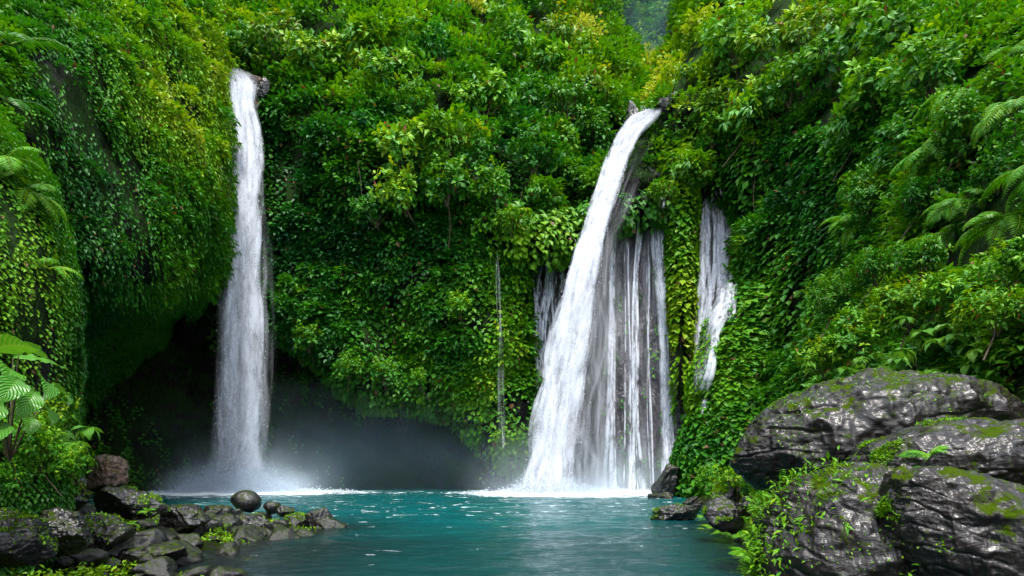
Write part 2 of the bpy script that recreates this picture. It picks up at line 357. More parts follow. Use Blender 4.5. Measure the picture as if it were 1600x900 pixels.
DENS_G = [(100, 260, 60, 180, -0.45), (215, 520, 105, 70, -1.25), (60, 620, 50, 80, -0.4), (300, 600, 90, 130, -0.82), (200, 640, 100, 80, -0.5), (640, 720, 160, 65, -1.3), (480, 660, 60, 60, -0.45), (1122, 400, 34, 150, -1.6), (852, 460, 26, 100, -1.6),
          (450, 560, 25, 25, -0.3), (470, 500, 120, 60, -0.3), (560, 640, 200, 50, -0.5), (460, 250, 12, 40, -0.5), (690, 380, 35, 20, -0.5), (770, 430, 15, 50, -0.4), (755, 60, 25, 40, -0.5), (660, 720, 100, 40, -0.6), (920, 310, 25, 25, -0.5),
          (990, 280, 40, 60, -0.35), (345, 300, 14, 120, -0.4), (390, 150, 25, 30, -0.5)]
ALL = []
def face_pick(weight, n):
    cs = np.cumsum(weight); idx = np.searchsorted(cs, rng.random(n)*cs[-1]); return np.minimum(idx, len(weight)-1)
def on_face(idx):
    u, v = rng.random(len(idx))[:, None], rng.random(len(idx))[:, None]
    return (a_[idx]*(1-u)+b_[idx]*u)*(1-v)+(d_[idx]*(1-u)+c_[idx]*u)*v
vis_m = ((fpx > -110) & (fpx < 1710) & (fpy > -90) & (fpy < 980)).astype(float)
vis_m = np.maximum(vis_m, np.where((fpx > -350) & (fpx < 2000) & (fpy > -90) & (fpy < 980), 0.4, 0.10))
dmap = np.clip(1+gsum(fpx, fpy, DENS_G), 0, 1)
isL0 = fid == -1
curtf = isL0 & (fpx > 815) & (fpx < 1160) & (fpy > np.where(fpx > 930, 322, 345))
dmap = np.where(curtf, 0.012, dmap)
dmap = np.where(isL0 & (fpy > 500) & (fpx < 840), dmap*0.12, dmap)
dmap = np.where(fc[:, 2] < 0.3, 0, dmap)
# openness noise: patches where the rock shows
patch = fbm(fc*0.35, 3, 91)
patch2 = fbm(fc*0.8+40, 3, 17)
dmap = dmap*(0.10+0.90*sstep(-0.28, 0.14, patch))*(0.25+0.75*sstep(-0.30, 0.05, patch2))
lsize = np.interp(fY, [5, 10, 20, 37, 60, 95], [0.14, 0.19, 0.26, 0.40, 0.55, 0.8])
huef = np.clip(0.42+0.12*sstep(330, 60, fpy)+gsum(fpx, fpy, HUE_G)+0.22*fbm(fc*0.3, 3, 55), 0.0, 0.93)  # leaves high on the slopes coloured yellower, as if better lit
small = ((fid == nm_id['near_bank']) | ((fid == nm_id['buttress']) & (fpy > 430)))
lsize = np.where(small, lsize*0.6, lsize)

def creeper(sel, name, n_anchor, chain=5, k_len=1.0, off=0.25, tilt=0.65, label=None, wide=0.72, droop=0.5):
    """strings of paired leaves hanging down the rock"""
    wgt = farea*sel*dmap*vis_m/lsize**2
    idx = face_pick(wgt, n_anchor); S = on_face(idx); n = fn[idx]; L = lsize[idx]*k_len
    PP, TT, NN, LL, HH = [], [], [], [], []
    side = norm(np.cross(n, UP)+1e-6); o = off*rng.random(len(idx))*np.clip(fY[idx]/25, .3, 1.2)
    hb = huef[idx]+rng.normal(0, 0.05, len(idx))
    drift = rng.normal(0, 0.25, len(idx))
    for k in range(chain):
        P = S+n*(o+0.05+0.10*L*k)[:, None]-UP*(0.85*L*k)[:, None]+side*(drift*L*k*0.4)[:, None]
        sgn = (1 if k % 2 else -1)*(0.5+0.5*rng.random(len(idx)))
        T = side*sgn[:, None]*0.8+n*0.55-UP*(droop+0.35*rng.random(len(idx)))[:, None]+rng.normal(0, 0.15, (len(idx), 3))
        Nn = UP*(tilt+0.15)+n*0.6+rng.normal(0, 0.22, (len(idx), 3))
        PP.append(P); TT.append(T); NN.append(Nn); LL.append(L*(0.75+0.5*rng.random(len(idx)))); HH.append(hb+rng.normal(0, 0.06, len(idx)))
    P = np.concatenate(PP); T = np.concatenate(TT); Nn = np.concatenate(NN); L = np.concatenate(LL); H = np.concatenate(HH)
    ok = P[:, 2] > 0.15
    P, T, Nn, L, H = P[ok], T[ok], Nn[ok], L[ok], H[ok]
    me = leaf_mesh(name, P, T, Nn, L, L*wide, H, fine=False)
    return tag(link(name, me), label, 'creeper', kind='stuff')
def clumps(sel, name, n_cl, rad, per, label=None, k_len=1.0, zsq=0.75, hj=0.10, wide=0.5):
    """dome shaped leaf clumps standing off the rock: tops lit, undersides open"""
    wgt = farea*sel*dmap**1.5*vis_m/np.clip(fY/37, .2, 2)**2
    idx = face_pick(wgt, n_cl); C = on_face(idx); n = fn[idx]
    r = (rad[0]+(rad[1]-rad[0])*rng.random(n_cl)**1.6)*np.clip(fY[idx]/37, .25, 1.6)
    C = C+n*(r*0.25)[:, None]
    m = np.maximum((per*(r/ (rad[0]+rad[1])*2/np.clip(fY[idx]/37, .25, 1.6))**2).astype(int), 8)
    ci = np.repeat(np.arange(n_cl), m); q = len(ci)
    d = rng.normal(0, 1, (q, 3)); d = norm(d)
    nn = n[ci]; d = norm(d+nn*0.7+UP*0.45)
    rr = r[ci]*(0.62+0.45*rng.random(q))*(1+0.3*vnoise(d*2.3+ci[:, None]*3.1, 3))
    P = C[ci]+d*rr[:, None]*np.array([1, 1, zsq])
    L = lsize[idx][ci]*k_len*(0.7+0.6*rng.random(q))
    Nn = norm(d*0.55+UP*0.75+rng.normal(0, 0.28, (q, 3)))
    T = norm(d*0.9+nn*0.3-UP*0.35+rng.normal(0, 0.45, (q, 3)))
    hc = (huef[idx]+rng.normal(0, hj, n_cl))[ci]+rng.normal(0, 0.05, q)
    ok = P[:, 2] > 0.2
    me = leaf_mesh(name, P[ok], T[ok], Nn[ok], L[ok], L[ok]*wide, hc[ok], fine=True)
    return tag(link(name, me), label, 'undergrowth', kind='stuff')

backf = (fid == nm_id['back']); upper = backf & (fpy < 330)
gorge = isL0 & (fpy < 300)
rightf = fid == nm_id['right']; moundf = fid == nm_id['mound']
creeper(backf & (fpy >= 230), 'creeper_foliage', 12500, 4, 0.92, label='green creeper covering the dark rock wall between the two falls')
creeper(isL0 & (fpy > 345), 'creeper_foliage', 1000, 3, 0.7, label='sparse creeper on the shaded rock behind the falls')
creeper((fid == nm_id['ledge']), 'ledge_foliage', 2000, 3, 1.1, 0.6, label='bright green leafy fringe along the lip above the streams', droop=0.8)
creeper((fid == nm_id['column']), 'creeper_foliage', 1900, 4, 1.1, 0.3, label='yellow green column of hanging leaves beside the right hand cascade', wide=0.8)
creeper(moundf, 'creeper_foliage', 8500, 4, 1.3, 0.3, label='bright creeper over the bulging rock foot beside the pool', wide=0.8)
creeper(rightf & (fpx < 1420) & (fpy > 200), 'creeper_foliage', 11500, 4, 1.3, 0.5, label='tiers of green creeper leaves on the right gorge wall')
creeper((fid == nm_id['buttress']), 'creeper_foliage', 19000, 5, 0.75, 0.5, label='hanging creeper on the bulging left cliff', wide=0.5, droop=0.9)
creeper((fid == nm_id['near_bank']), 'moss_foliage', 75000, 4, 0.8, 0.35, label='mossy small leaved creeper on the near left bank', wide=0.6, droop=0.7)
keep = dmap, lsize, huef; dmap = np.ones_like(dmap); lsize = lsize*0.45; huef = huef*0+0.40
creeper((fid == nm_id['buttress']) & (fpy > 440) & (fpx > 90), 'moss_foliage', 22000, 2, 1.0, 0.10, label='fine dark moss on the underside of the left overhang', wide=0.6, droop=0.9)
dmap, lsize, huef = keep
clumps(upper | gorge, 'undergrowth_foliage', 1250, (0.5, 1.6), 90, 'dense leafy undergrowth on the upper gorge slopes')
vis_keep = dmap; dmap = np.maximum(dmap, 0.6*((fpx > 950) & (fpx < 1120) & (fpy < 190)))
clumps(isL0 & (fpx > 950) & (fpx < 1120) & (fpy < 190) & (fpy > -120), 'far_forest_foliage', 420, (0.9, 2.2), 110, 'hazy far forest filling the gap at the head of the gorge')
dmap = vis_keep
clumps(backf & (fpy >= 200), 'undergrowth_foliage', 750, (0.35, 0.9), 50, 'leafy clumps standing out from the wall between the falls')
clumps(rightf & (fpx < 1500), 'undergrowth_foliage', 1300, (0.4, 1.2), 75, 'leafy clumps on the right gorge wall')
clumps(rightf & (fpx >= 1380), 'undergrowth_foliage', 1250, (0.8, 1.9), 120, 'leafy bank of shrubs on the near right slope', k_len=0.9)
clumps((fid == nm_id['buttress']) & (fpy < 470), 'undergrowth_foliage', 900, (0.4, 1.1), 70, 'leafy clumps on the left cliff', k_len=0.8)

# ------------------------------------------------------------------ tubes
def tubes(paths, rad, sides=6, flat=None):
    """paths (S,n,3), rad (S,n); rings are horizontal unless the path runs flat"""
    paths = np.asarray(paths, float); rad = np.asarray(rad, float); S, n, _ = paths.shape
    T = norm(np.gradient(paths, axis=1)); ref = np.where(np.abs(T[..., 2:3]) > 0.85, np.array([1.0, 0, 0]), UP)
    A = norm(np.cross(T, ref)); B = np.cross(T, A)
    ang = np.arange(sides)/sides*2*np.pi
    V = paths[:, :, None]+rad[:, :, None, None]*(A[:, :, None]*np.cos(ang)[None, None, :, None]+B[:, :, None]*np.sin(ang)[None, None, :, None]*(1 if flat is None else flat))
    s, i, k = np.meshgrid(np.arange(S), np.arange(n-1), np.arange(sides), indexing='ij')
    b = (s*n+i)*sides; k2 = (k+1) % sides
    Fa = np.stack([b+k, b+k2, b+sides+k2, b+sides+k], -1).reshape(-1, 4)
    return V.reshape(-1, 3), Fa
def tube1(pts, r0, r1, n=8, sides=6):
    pts = np.array(pts, float); tt = np.linspace(0, 1, n); ts = np.linspace(0, 1, len(pts))
    P = np.stack([np.interp(tt, ts, pts[:, k]) for k in range(3)], -1)
    return tubes(P[None], (r0+(r1-r0)*tt)[None], sides)

# ------------------------------------------------------------------ shrubs on the slopes: five crown shapes, copied
def make_crown(seed, lobes, tips, per, leaf, wide, spread=1.0, flat=0.8):
    r = np.random.default_rng(seed)
    c = r.normal(0, 1, (lobes, 3)); c = norm(c)*np.array([0.62*spread, 0.5*spread, 0.42*flat])*(0.5+0.5*r.random((lobes, 1))); c[:, 2] += 0.85
    lr = 0.30+0.25*r.random(lobes)
    li = r.integers(0, lobes, tips); d = norm(r.normal(0, 1, (tips, 3))+UP*0.5)
    tip = c[li]+d*(lr[li]*(0.5+0.55*r.random(tips)))[:, None]
    ti = np.repeat(np.arange(tips), per); q = len(ti)
    ax = norm(d+np.array([0, 0, 0.3])+r.normal(0, 0.2, (tips, 3)))[ti]
    rad = norm(np.cross(ax, r.normal(0, 1, (q, 3))))
    T = norm(rad*0.9+ax*(0.25+0.5*r.random((q, 1)))-UP*0.25); Nn = norm(ax*0.6+UP*0.6+r.normal(0, 0.2, (q, 3)))
    P = tip[ti]-ax*(0.16*r.random((q, 1)))+T*leaf*0.15
    L = leaf*(0.65+0.6*r.random(q)); H = 0.5+r.normal(0, 0.10, tips)[ti]+r.normal(0, 0.05, q)+0.12*(tip[ti][:, 2]-0.85)
    crown = leaf_mesh('crown', P, T, Nn, L, L*wide, H)
    parts = [tube1([(0, 0.5, -0.3), (0.02, 0.1, 0.25), tuple(c.mean(0)*0.7)], 0.022, 0.016)]
    for k in range(lobes): parts.append(tube1([tuple(c.mean(0)*0.3), tuple(c.mean(0)*0.2+c[k]*0.5), tuple(c[k]*1.05)], 0.014, 0.005))
    V, Fa = join_parts(parts)
    return crown, mesh_np('stem', V, Fa, MSTEM, True)
CROWNS = [make_crown(1, 7, 90, 9, 0.20, 0.45), make_crown(2, 9, 120, 8, 0.17, 0.55), make_crown(3, 6, 70, 11, 0.26, 0.38),
          make_crown(4, 8, 150, 7, 0.15, 0.6, 1.1, 0.7), make_crown(5, 5, 42, 8, 0.38, 0.42), make_crown(6, 10, 170, 7, 0.14, 0.5, 1.0, 1.3)]
PROTO = []
for k, (cm, sm) in enumerate(CROWNS):
    root = bpy.data.objects.new('slope_shrub', None); COL.objects.link(root); root.empty_display_size = 0.2
    link('crown', cm, root); link('stem', sm, root); PROTO.append([root, False])
TINT = {'yellow': (2.1, 1.35, 0.6), 'lime': (1.6, 1.3, 0.6), 'mid': (1, 1, 1), 'far': (1.8, 1.8, 5.0), 'deep': (0.55, 0.8, 1.2), 'pale': (2.6, 1.6, 3.2), 'olive': (1.7, 1.05, 1.0), 'teal': (0.5, 0.9, 2.0)}  # the far tint puts blue haze into the colour of distant crowns
SHRUBS = [
 (440, 70, 52, 5, 'olive', 'arching olive shrub above the head of the left waterfall'),
 (500, 95, 46, 0, 'yellow', 'yellow tipped shrub hanging right of the left waterfall head'),
 (385, 78, 34, 1, 'mid', 'dark green shrub directly over the left waterfall head'),
 (575, 70, 48, 2, 'yellow', 'brightest yellow green bush high between the two falls'),
 (610, 120, 44, 0, 'lime', 'lime green bush just below the brightest yellow bush'),
 (640, 70, 40, 3, 'lime', 'rounded lime bush right of the brightest yellow bush'),
 (690, 75, 42, 1, 'teal', 'bluish green shrub at the top beside the dead grey twigs'),
 (760, 160, 46, 0, 'lime', 'light green shrub below the dead grey twigs'),
 (640, 165, 36, 3, 'mid', 'mid green shrub above the large pale shrub'),
 (690, 215, 50, 2, 'yellow', 'broad yellow green bush halfway between the two falls'),
 (625, 240, 48, 1, 'pale', 'grey green pale leaved shrub halfway down the central wall'),
 (640, 305, 44, 1, 'pale', 'drooping pale grey green shrub, lowest of the central wall bushes'),
 (700, 290, 44, 3, 'mid', 'dense green shrub right of the drooping pale shrub'),
 (745, 250, 40, 5, 'deep', 'dark bushy shrub right of the broad yellow green bush'),
 (590, 330, 34, 0, 'deep', 'small dark shrub below the big lobed leaves'),
 (575, 195, 24, 4, 'teal', 'plant with big pale lobed leaves on the central wall'),
 (606, 172, 20, 4, 'teal', 'upper plant with big pale lobed leaves beside the pale shrub'),
 (590, 222, 18, 4, 'teal', 'lower plant with big pale lobed leaves on the central wall'),
 (800, 75, 52, 1, 'mid', 'green canopy tree top right of the dead grey twigs'),
 (850, 105, 46, 0, 'lime', 'lime green tree crown at the top centre of the gorge'),
 (880, 70, 46, 5, 'olive', 'olive rounded tree crown at the gorge rim'),
 (915, 95, 38, 3, 'yellow', 'yellow leaved tree crown beside the misty gorge gap'),
 (918, 145, 34, 1, 'olive', 'olive shrub hanging over the gap left of the arching fall'),
 (962, 172, 20, 3, 'pale', 'pale leaved shrub just left of the arching waterfall head'),
 (890, 160, 42, 5, 'mid', 'leafy shrub left of the arching waterfall head'),
 (835, 165, 42, 3, 'deep', 'dark green shrub in the shade of the upper gorge'),
 (880, 225, 36, 0, 'yellow', 'yellow green shrub on the slope left of the arching fall'),
 (830, 240, 42, 3, 'deep', 'deep green shrub on the slope above the bright fringe'),
 (930, 200, 30, 1, 'mid', 'green shrub against the rock left of the arching fall'),
 (780, 300, 40, 1, 'mid', 'bushy green shrub right above the bright fringe'),
 (845, 300, 32, 2, 'lime', 'lime shrub with thin stems above the bright fringe'),
 (905, 285, 26, 0, 'mid', 'small green shrub beside bare brown rock left of the arching fall'),
 (798, 345, 26, 2, 'yellow', 'yellow fringed fern bush hanging at the left end of the lip'),
 (1022, 152, 22, 2, 'yellow', 'glowing yellow shrub behind the lip of the arching fall'),
 (1078, 118, 22, 0, 'yellow', 'yellow green shrub on the right rim above the arching fall'),
 (1118, 62, 34, 1, 'lime', 'lime shrub at the right edge of the misty gorge gap'),
 (1125, 165, 38, 2, 'olive', 'reddish tipped tree leaning out of the right wall'),
 (1160, 185, 46, 2, 'pale', 'cream leaved tree with bare slender stems on the right wall'),
 (1195, 150, 36, 0, 'pale', 'pale leaved branch tree right of the cream leaved tree'),
 (1110, 205, 36, 1, 'lime', 'light green shrub under the cream leaved tree'),
 (1075, 262, 34, 2, 'yellow', 'bright yellow bush crowning the column of hanging leaves'),
 (1150, 70, 52, 1, 'lime', 'lime green tree crown at the top of the right wall'),
 (1210, 75, 52, 0, 'yellow', 'yellow green tree crown at the top right of the gorge'),
 (1270, 60, 50, 5, 'olive', 'olive tree crown leaning from the top of the right wall'),
 (1235, 135, 44, 3, 'mid', 'green shrub below the yellow green crown on the right wall'),
 (1330, 80, 60, 0, 'mid', 'large green leafed bush high on the right slope'),
 (1400, 65, 60, 1, 'mid', 'broad green bush along the top of the right slope'),
 (1370, 140, 55, 0, 'lime', 'glossy lime green bush high on the right slope'),
 (1460, 120, 60, 1, 'mid', 'full green bush left of the hanging fern fronds'),
 (1330, 200, 48, 2, 'mid', 'long leaved green bush standing over the dark right recess'),
 (1430, 220, 55, 5, 'deep', 'fine leaved dark bush in the middle of the right slope'),
 (1030, 298, 20, 2, 'yellow', 'small yellow shrub at the right end of the leafy lip'),
 (965, 312, 20, 5, 'teal', 'misty green tuft on the lip beside the arching fall'),
 (485, 528, 30, 3, 'mid', 'mossy green tuft over the small dark overhang by the left fall'),
 (720, 480, 26, 3, 'lime', 'light green tuft low on the central wall'),
 (600, 580, 26, 3, 'mid', 'green fern tuft on the brow of the dark cave'),
 (545, 575, 24, 3, 'mid', 'green tuft at the left end of the cave brow'),
 (660, 594, 22, 3, 'mid', 'green tuft at the right end of the cave brow'),
]
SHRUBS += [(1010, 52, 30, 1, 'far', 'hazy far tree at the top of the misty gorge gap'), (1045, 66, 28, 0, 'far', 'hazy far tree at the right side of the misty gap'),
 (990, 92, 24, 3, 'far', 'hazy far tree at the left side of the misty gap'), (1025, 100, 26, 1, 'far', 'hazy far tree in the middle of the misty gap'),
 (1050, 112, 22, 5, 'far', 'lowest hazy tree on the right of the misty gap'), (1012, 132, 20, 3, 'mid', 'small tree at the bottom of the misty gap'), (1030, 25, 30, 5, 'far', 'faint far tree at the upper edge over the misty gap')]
for i, (px, py, rp, v, tint, lab) in enumerate(SHRUBS):
    root, used = PROTO[v]
    o = root if not used else copy_tree(root); PROTO[v][1] = True
    Y = float(surfY(px, py+rp*0.3)); s = rp/F*Y*1.3
    Yc = Y-0.75*s; p = at(px, py, Yc)
    o.location = (p[0], Yc, p[2]-0.85*s); o.scale = (s, s*0.9, s)
    o.rotation_euler = (0.25, 0.0, random.uniform(-0.9, 0.9))
    for ch in o.children:
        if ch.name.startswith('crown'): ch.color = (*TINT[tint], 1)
    tag(o, lab, 'tree' if 'tree' in lab else 'shrub', 'shrubs and trees on the gorge slopes')
    if 'tree' in lab: o.name = 'slope_tree'

# dead grey twigs, high on the centre
r = np.random.default_rng(77); parts = []
Yd = float(surfY(755, 75))-1.2
for k in range(16):
    x0, y0 = 745+r.normal(0, 14), 45+r.random()*30
    pts = [np.array(at(x0, y0, Yd+r.normal(0, .4)))]
    for q in range(4): pts.append(pts[-1]+np.array([r.normal(0.1, .45), r.normal(0, .3), -0.25-0.7*r.random()]))
    parts.append(tube1(pts, 0.05, 0.02, 10, 5))
V, Fa = join_parts(parts)
mt, t = M('dead_twig'); p = N(t, 'ShaderNodeBsdfPrincipled'); p.inputs['Base Color'].default_value = (0.28, 0.26, 0.23, 1); p.inputs['Roughness'].default_value = 0.8
o_ = N(t, 'ShaderNodeOutputMaterial'); t.links.new(p.outputs[0], o_.inputs[0]); MTWIG = mt
tag(link('dead_branches', mesh_np('dead_branches', V, Fa, MTWIG, True)), 'tangle of bare grey dead twigs high on the central slope', 'dead branches')

LIANA = ['short brown liana over the head of the left waterfall', 'bare liana hanging beside the upper right edge of the left waterfall', 'liana on the dark wall under the yellow tipped shrub',
 'liana below the upper plant with big pale lobed leaves', 'leftmost of the long lianas above the bright leafy fringe', 'middle liana above the bright leafy fringe',
 'short liana close above the left end of the leafy fringe', 'right hand liana above the leafy fringe near bare rock', 'longest bare stem under the cream leaved tree',
 'second bare stem under the cream leaved tree', 'leaning stem left of the two long stems under the cream tree', 'liana under the dense green shrub of the central wall',
 'liana under the plants with big lobed leaves', 'liana on the rock just left of the arching fall']
r = np.random.default_rng(123)
for k, (px, py, ln) in enumerate([(395, 90, 2.5), (440, 170, 3), (505, 180, 2.2), (640, 170, 2.4), (835, 285, 3.4), (858, 290, 3.0), (815, 300, 2.6), (875, 300, 2.6), (1180, 215, 4.0), (1170, 225, 4.5), (1150, 235, 3), (700, 330, 3), (560, 250, 2.5), (905, 240, 2.4)]):
    Y = float(surfY(px, py))-0.9; p = np.array(at(px, py, Y)); pts = [p]
    for q in range(5): pts.append(pts[-1]+np.array([r.normal(0.02, .10), r.normal(0.08, .08), -ln/5]))
    V, Fa = tube1(pts, 0.045, 0.02, 14, 5)
    tag(link('liana', mesh_np('liana', V, Fa, MSTEM, True)), LIANA[k], 'liana', 'lianas on the gorge walls')

# ------------------------------------------------------------------ water of the falls
def fall_material(name, lo, hi, fs, edge=1.3, amax=1.0):
    m, t = M(name); L = t.links
    a = N(t, 'ShaderNodeAttribute', attribute_name='flow'); vec = mapv(t, a.outputs['Vector'], fs)
    n = noise_n(t, vec, 1.0, 5, 0.65, 0.4); n2 = noise_n(t, mapv(t, a.outputs['Vector'], (fs[0]*0.08, fs[1]*0.25, fs[2]*0.45)), 1.0, 3, 0.5)
    f = math_n(t, 'ADD', math_n(t, 'MULTIPLY', n.outputs[0], 0.5), math_n(t, 'MULTIPLY', n2.outputs[0], 0.5))
    mr = N(t, 'ShaderNodeMapRange'); mr.interpolation_type = 'SMOOTHSTEP'; L.new(f, mr.inputs[0]); mr.inputs[1].default_value = lo; mr.inputs[2].default_value = hi
    lw = N(t, 'ShaderNodeLayerWeight'); lw.inputs['Blend'].default_value = 0.5
    fac = math_n(t, 'POWER', math_n(t, 'SUBTRACT', 1.0, lw.outputs['Facing'], clamp=True), edge)
    de = N(t, 'ShaderNodeAttribute', attribute_name='dens')
    al = math_n(t, 'MULTIPLY', math_n(t, 'MULTIPLY', mr.outputs[0], fac), math_n(t, 'MULTIPLY', de.outputs['Fac'], amax), clamp=True)
    d = N(t, 'ShaderNodeBsdfDiffuse'); d.inputs[0].default_value = (0.87, 0.90, 0.97, 1)
    tr = N(t, 'ShaderNodeBsdfTranslucent'); tr.inputs[0].default_value = (0.87, 0.90, 0.97, 1)
    mx = N(t, 'ShaderNodeMixShader'); mx.inputs[0].default_value = 0.45; L.new(d.outputs[0], mx.inputs[1]); L.new(tr.outputs[0], mx.inputs[2])
    tp = N(t, 'ShaderNodeBsdfTransparent'); m2 = N(t, 'ShaderNodeMixShader'); L.new(al, m2.inputs[0]); L.new(tp.outputs[0], m2.inputs[1]); L.new(mx.outputs[0], m2.inputs[2])
    o = N(t, 'ShaderNodeOutputMaterial'); L.new(m2.outputs[0], o.inputs[0]); return m
MFALL = fall_material('white_water', 0.43, 0.63, (1.0, 1.0, 0.8), 1.1)
MSTREAM = fall_material('stream_water', 0.43, 0.58, (1.0, 1.0, 1.1), 0.8, 1.3)
MVEIL = fall_material('veil_water', 0.45, 0.70, (1.0, 1.0, 0.28), 1.8, 0.5)
def fall_mesh(name, paths, rad, dens, mat, sides=8, flat=None):
    V, Fa = tubes(paths, rad, sides, flat); S, n, _ = np.shape(paths)
    seg = np.linalg.norm(np.diff(paths, axis=1), axis=2); s = np.concatenate([np.zeros((S, 1)), np.cumsum(seg, 1)], 1)
    ang = np.arange(sides)/sides*2*np.pi; ro = rng.random(S)*200
    fl = np.zeros((S, n, sides, 3)); fl[..., 0] = ro[:, None, None]+np.cos(ang)*1.1*rad[:, :, None]*3; fl[..., 1] = np.sin(ang)*1.1*rad[:, :, None]*3
    fl[..., 2] = s[:, :, None]+ro[:, None, None]*3
    dd = np.repeat(dens[:, :, None], sides, 2)
    return mesh_np(name, V, Fa, mat, True, {'flow': ('POINT', 'FLOAT_VECTOR', fl.reshape(-1, 3)), 'dens': ('POINT', 'FLOAT', dd.ravel())})
def interp_path(knots, tt):
    K = np.array(knots, float); ts = K[:, 0]
    # smooth (Catmull-like) interpolation of columns
    out = []
    for c in range(1, K.shape[1]):
        y = K[:, c]; mm = np.gradient(y, ts); i = np.clip(np.searchsorted(ts, tt)-1, 0, len(ts)-2)
        h = ts[i+1]-ts[i]; u = (tt-ts[i])/h
        out.append((2*u**3-3*u**2+1)*y[i]+(u**3-2*u**2+u)*h*mm[i]+(-2*u**3+3*u**2)*y[i+1]+(u**3-u**2)*h*mm[i+1])
    return out
def streams_between(knots, S, n, rad, spread_pow=1.0, jit=0.25, seed=0, dens=1.0, depth=0.6, startj=0.0):
    """knots: (py, left px, right px, Y). returns paths for S strands fanned between both edges"""
    r = np.random.default_rng(seed); K = np.array(knots, float)
    py = np.linspace(K[0, 0], K[-1, 0], n); lp, rp, Yk = interp_path(K, py)
    u = np.clip(r.beta(spread_pow, spread_pow, S), 0.02, 0.98)[:, None]
    tt = np.linspace(0, 1, n)[None]
    wob = np.stack([vnoise(np.stack([tt[0]*5, np.full(n, k*1.7), np.zeros(n)], -1), seed) for k in range(S)])
    px = lp[None]*(1-u)+rp[None]*u+wob*jit*(rp-lp)[None]*0.38
    Y = Yk[None]+(r.random((S, 1))-0.5)*depth*(0.3+0.7*tt)+0*px
    pyy = np.repeat(py[None], S, 0)
    P = atv(px, pyy, Y); P[..., 2] = np.maximum(P[..., 2], -0.05)
    ra = rad*(0.5+r.random((S, 1)))*(0.55+0.6*tt)*(1+0.25*wob)
    d = np.full((S, n), dens)*(0.6+0.4*r.random((S, 1)))
    if startj: d = d*sstep(0, 0.12, tt-startj*r.random((S, 1)))
    sg = np.stack([vnoise(np.stack([tt[0]*7+k*5.3, np.full(n, k*2.1), np.zeros(n)], -1), seed+50) for k in range(S)])
    d = d*(0.45+0.75*sstep(-0.35, 0.25, sg))
    return P, ra, d

def waterfall(name, label, group='waterfalls of the gorge'):
    o = bpy.data.objects.new(name, None); COL.objects.link(o); return tag(o, label, 'waterfall', group)
# left plunge
LF = waterfall('waterfall', 'tall narrow white waterfall dropping beside the bulging left cliff')
kn = [(108, 350, 362, 39.0), (114, 354, 376, 37.8), (124, 358, 388, 37.0), (160, 361, 394, 36.6), (220, 362, 402, 36.4), (300, 361, 402, 36.2), (420, 356, 399, 36.1), (560, 351, 398, 36), (680, 346, 397, 36), (768, 342, 396, 36)]
P, ra, d = streams_between(kn, 95, 60, 0.27, 1.2, 0.8, 3); LFP = P
link('falling_water', fall_mesh('falling_water', P, ra, d, MFALL), LF)
kn2 = [(170, 356, 402, 36.4), (300, 352, 410, 36.2), (420, 350, 412, 36.1), (560, 345, 414, 36), (680, 338, 410, 36), (768, 334, 408, 36)]
P, ra, d = streams_between(kn2, 50, 50, 0.24, 0.8, 0.6, 5, 0.5, 1.4, 0.5)
link('spray_veil', fall_mesh('spray_veil', P, ra, d, MVEIL), LF)
# arching fall
RF = waterfall('waterfall', 'wide white waterfall arching down to the left from the gorge lip')
kn = [(174, 1012, 1028, 39.0), (180, 998, 1022, 38.3), (200, 978, 1002, 37.4), (240, 955, 980, 36.2), (300, 935, 958, 35.1), (380, 910, 936, 34.3), (470, 886, 920, 34.0), (570, 864, 904, 33.8), (670, 844, 889, 33.8), (770, 824, 876, 33.8)]
P, ra, d = streams_between(kn, 85, 64, 0.25, 1.1, 0.9, 8); RFP = P
link('falling_water', fall_mesh('falling_water', P, ra, d, MFALL), RF)
kn = [(178, 1000, 1030, 38.6), (240, 960, 1006, 37.2), (300, 940, 980, 35.8), (380, 916, 956, 34.8), (470, 900, 948, 34.4), (570, 880, 942, 34.2), (670, 866, 938, 34.2), (770, 850, 940, 34.2)]
P, ra, d = streams_between(kn, 75, 60, 0.26, 0.9, 1.0, 9, 0.6, 1.2, 0.4)
link('spray_veil', fall_mesh('spray_veil', P, ra, d, MVEIL), RF); RVP = P
# head of the arching fall: the small chute behind the lip
P, ra, d = streams_between([(166, 1000, 1008, 41.5), (176, 1003, 1014, 40.5), (190, 1004, 1020, 39.4)], 14, 12, 0.12, 1, 0.4, 10)
link('chute_water', fall_mesh('chute_water', P, ra, d, MFALL), RF)

def splash(parent, c, rx, ry, rz, n, seed, size=0.026):
    r = np.random.default_rng(seed); a = r.uniform(0, 2*np.pi, n); q = r.random(n)**0.8
    x = c[0]+np.cos(a)*rx*q; y = c[1]+np.sin(a)*ry*q; z = np.abs(r.normal(0, 1, n))*rz*0.5*(1-0.75*q)+0.02
    P = np.stack([x, y, z], -1); T = norm(r.normal(0, 1, (n, 3))); S = size*(0.4+r.random(n)**2*1.6)
    A = norm(np.cross(T, r.normal(0, 1, (n, 3)))); B = np.cross(T, A); S = S[:, None]
    V = np.stack([P+T*S*1.3, P-T*S*1.3, P+A*S, P-A*S*0.5+B*S*0.87, P-A*S*0.5-B*S*0.87], 1).reshape(-1, 3); k = np.arange(n)*5
    Fa = np.concatenate([np.stack([k+i0, k+j0, k+l0], 1) for i0, j0, l0 in ((0, 2, 3), (0, 3, 4), (0, 4, 2), (1, 3, 2), (1, 4, 3), (1, 2, 4))])
    o = link('splash_drops', mesh_np('splash_drops', V, Fa, MDROP, True), parent); tag(o, kind='stuff'); return o
MDROP, t = M('drops'); d = N(t, 'ShaderNodeBsdfDiffuse'); d.inputs[0].default_value = (0.85, 0.9, 0.95, 1); tr = N(t, 'ShaderNodeBsdfTranslucent'); tr.inputs[0].default_value = (0.85, 0.9, 0.95, 1)
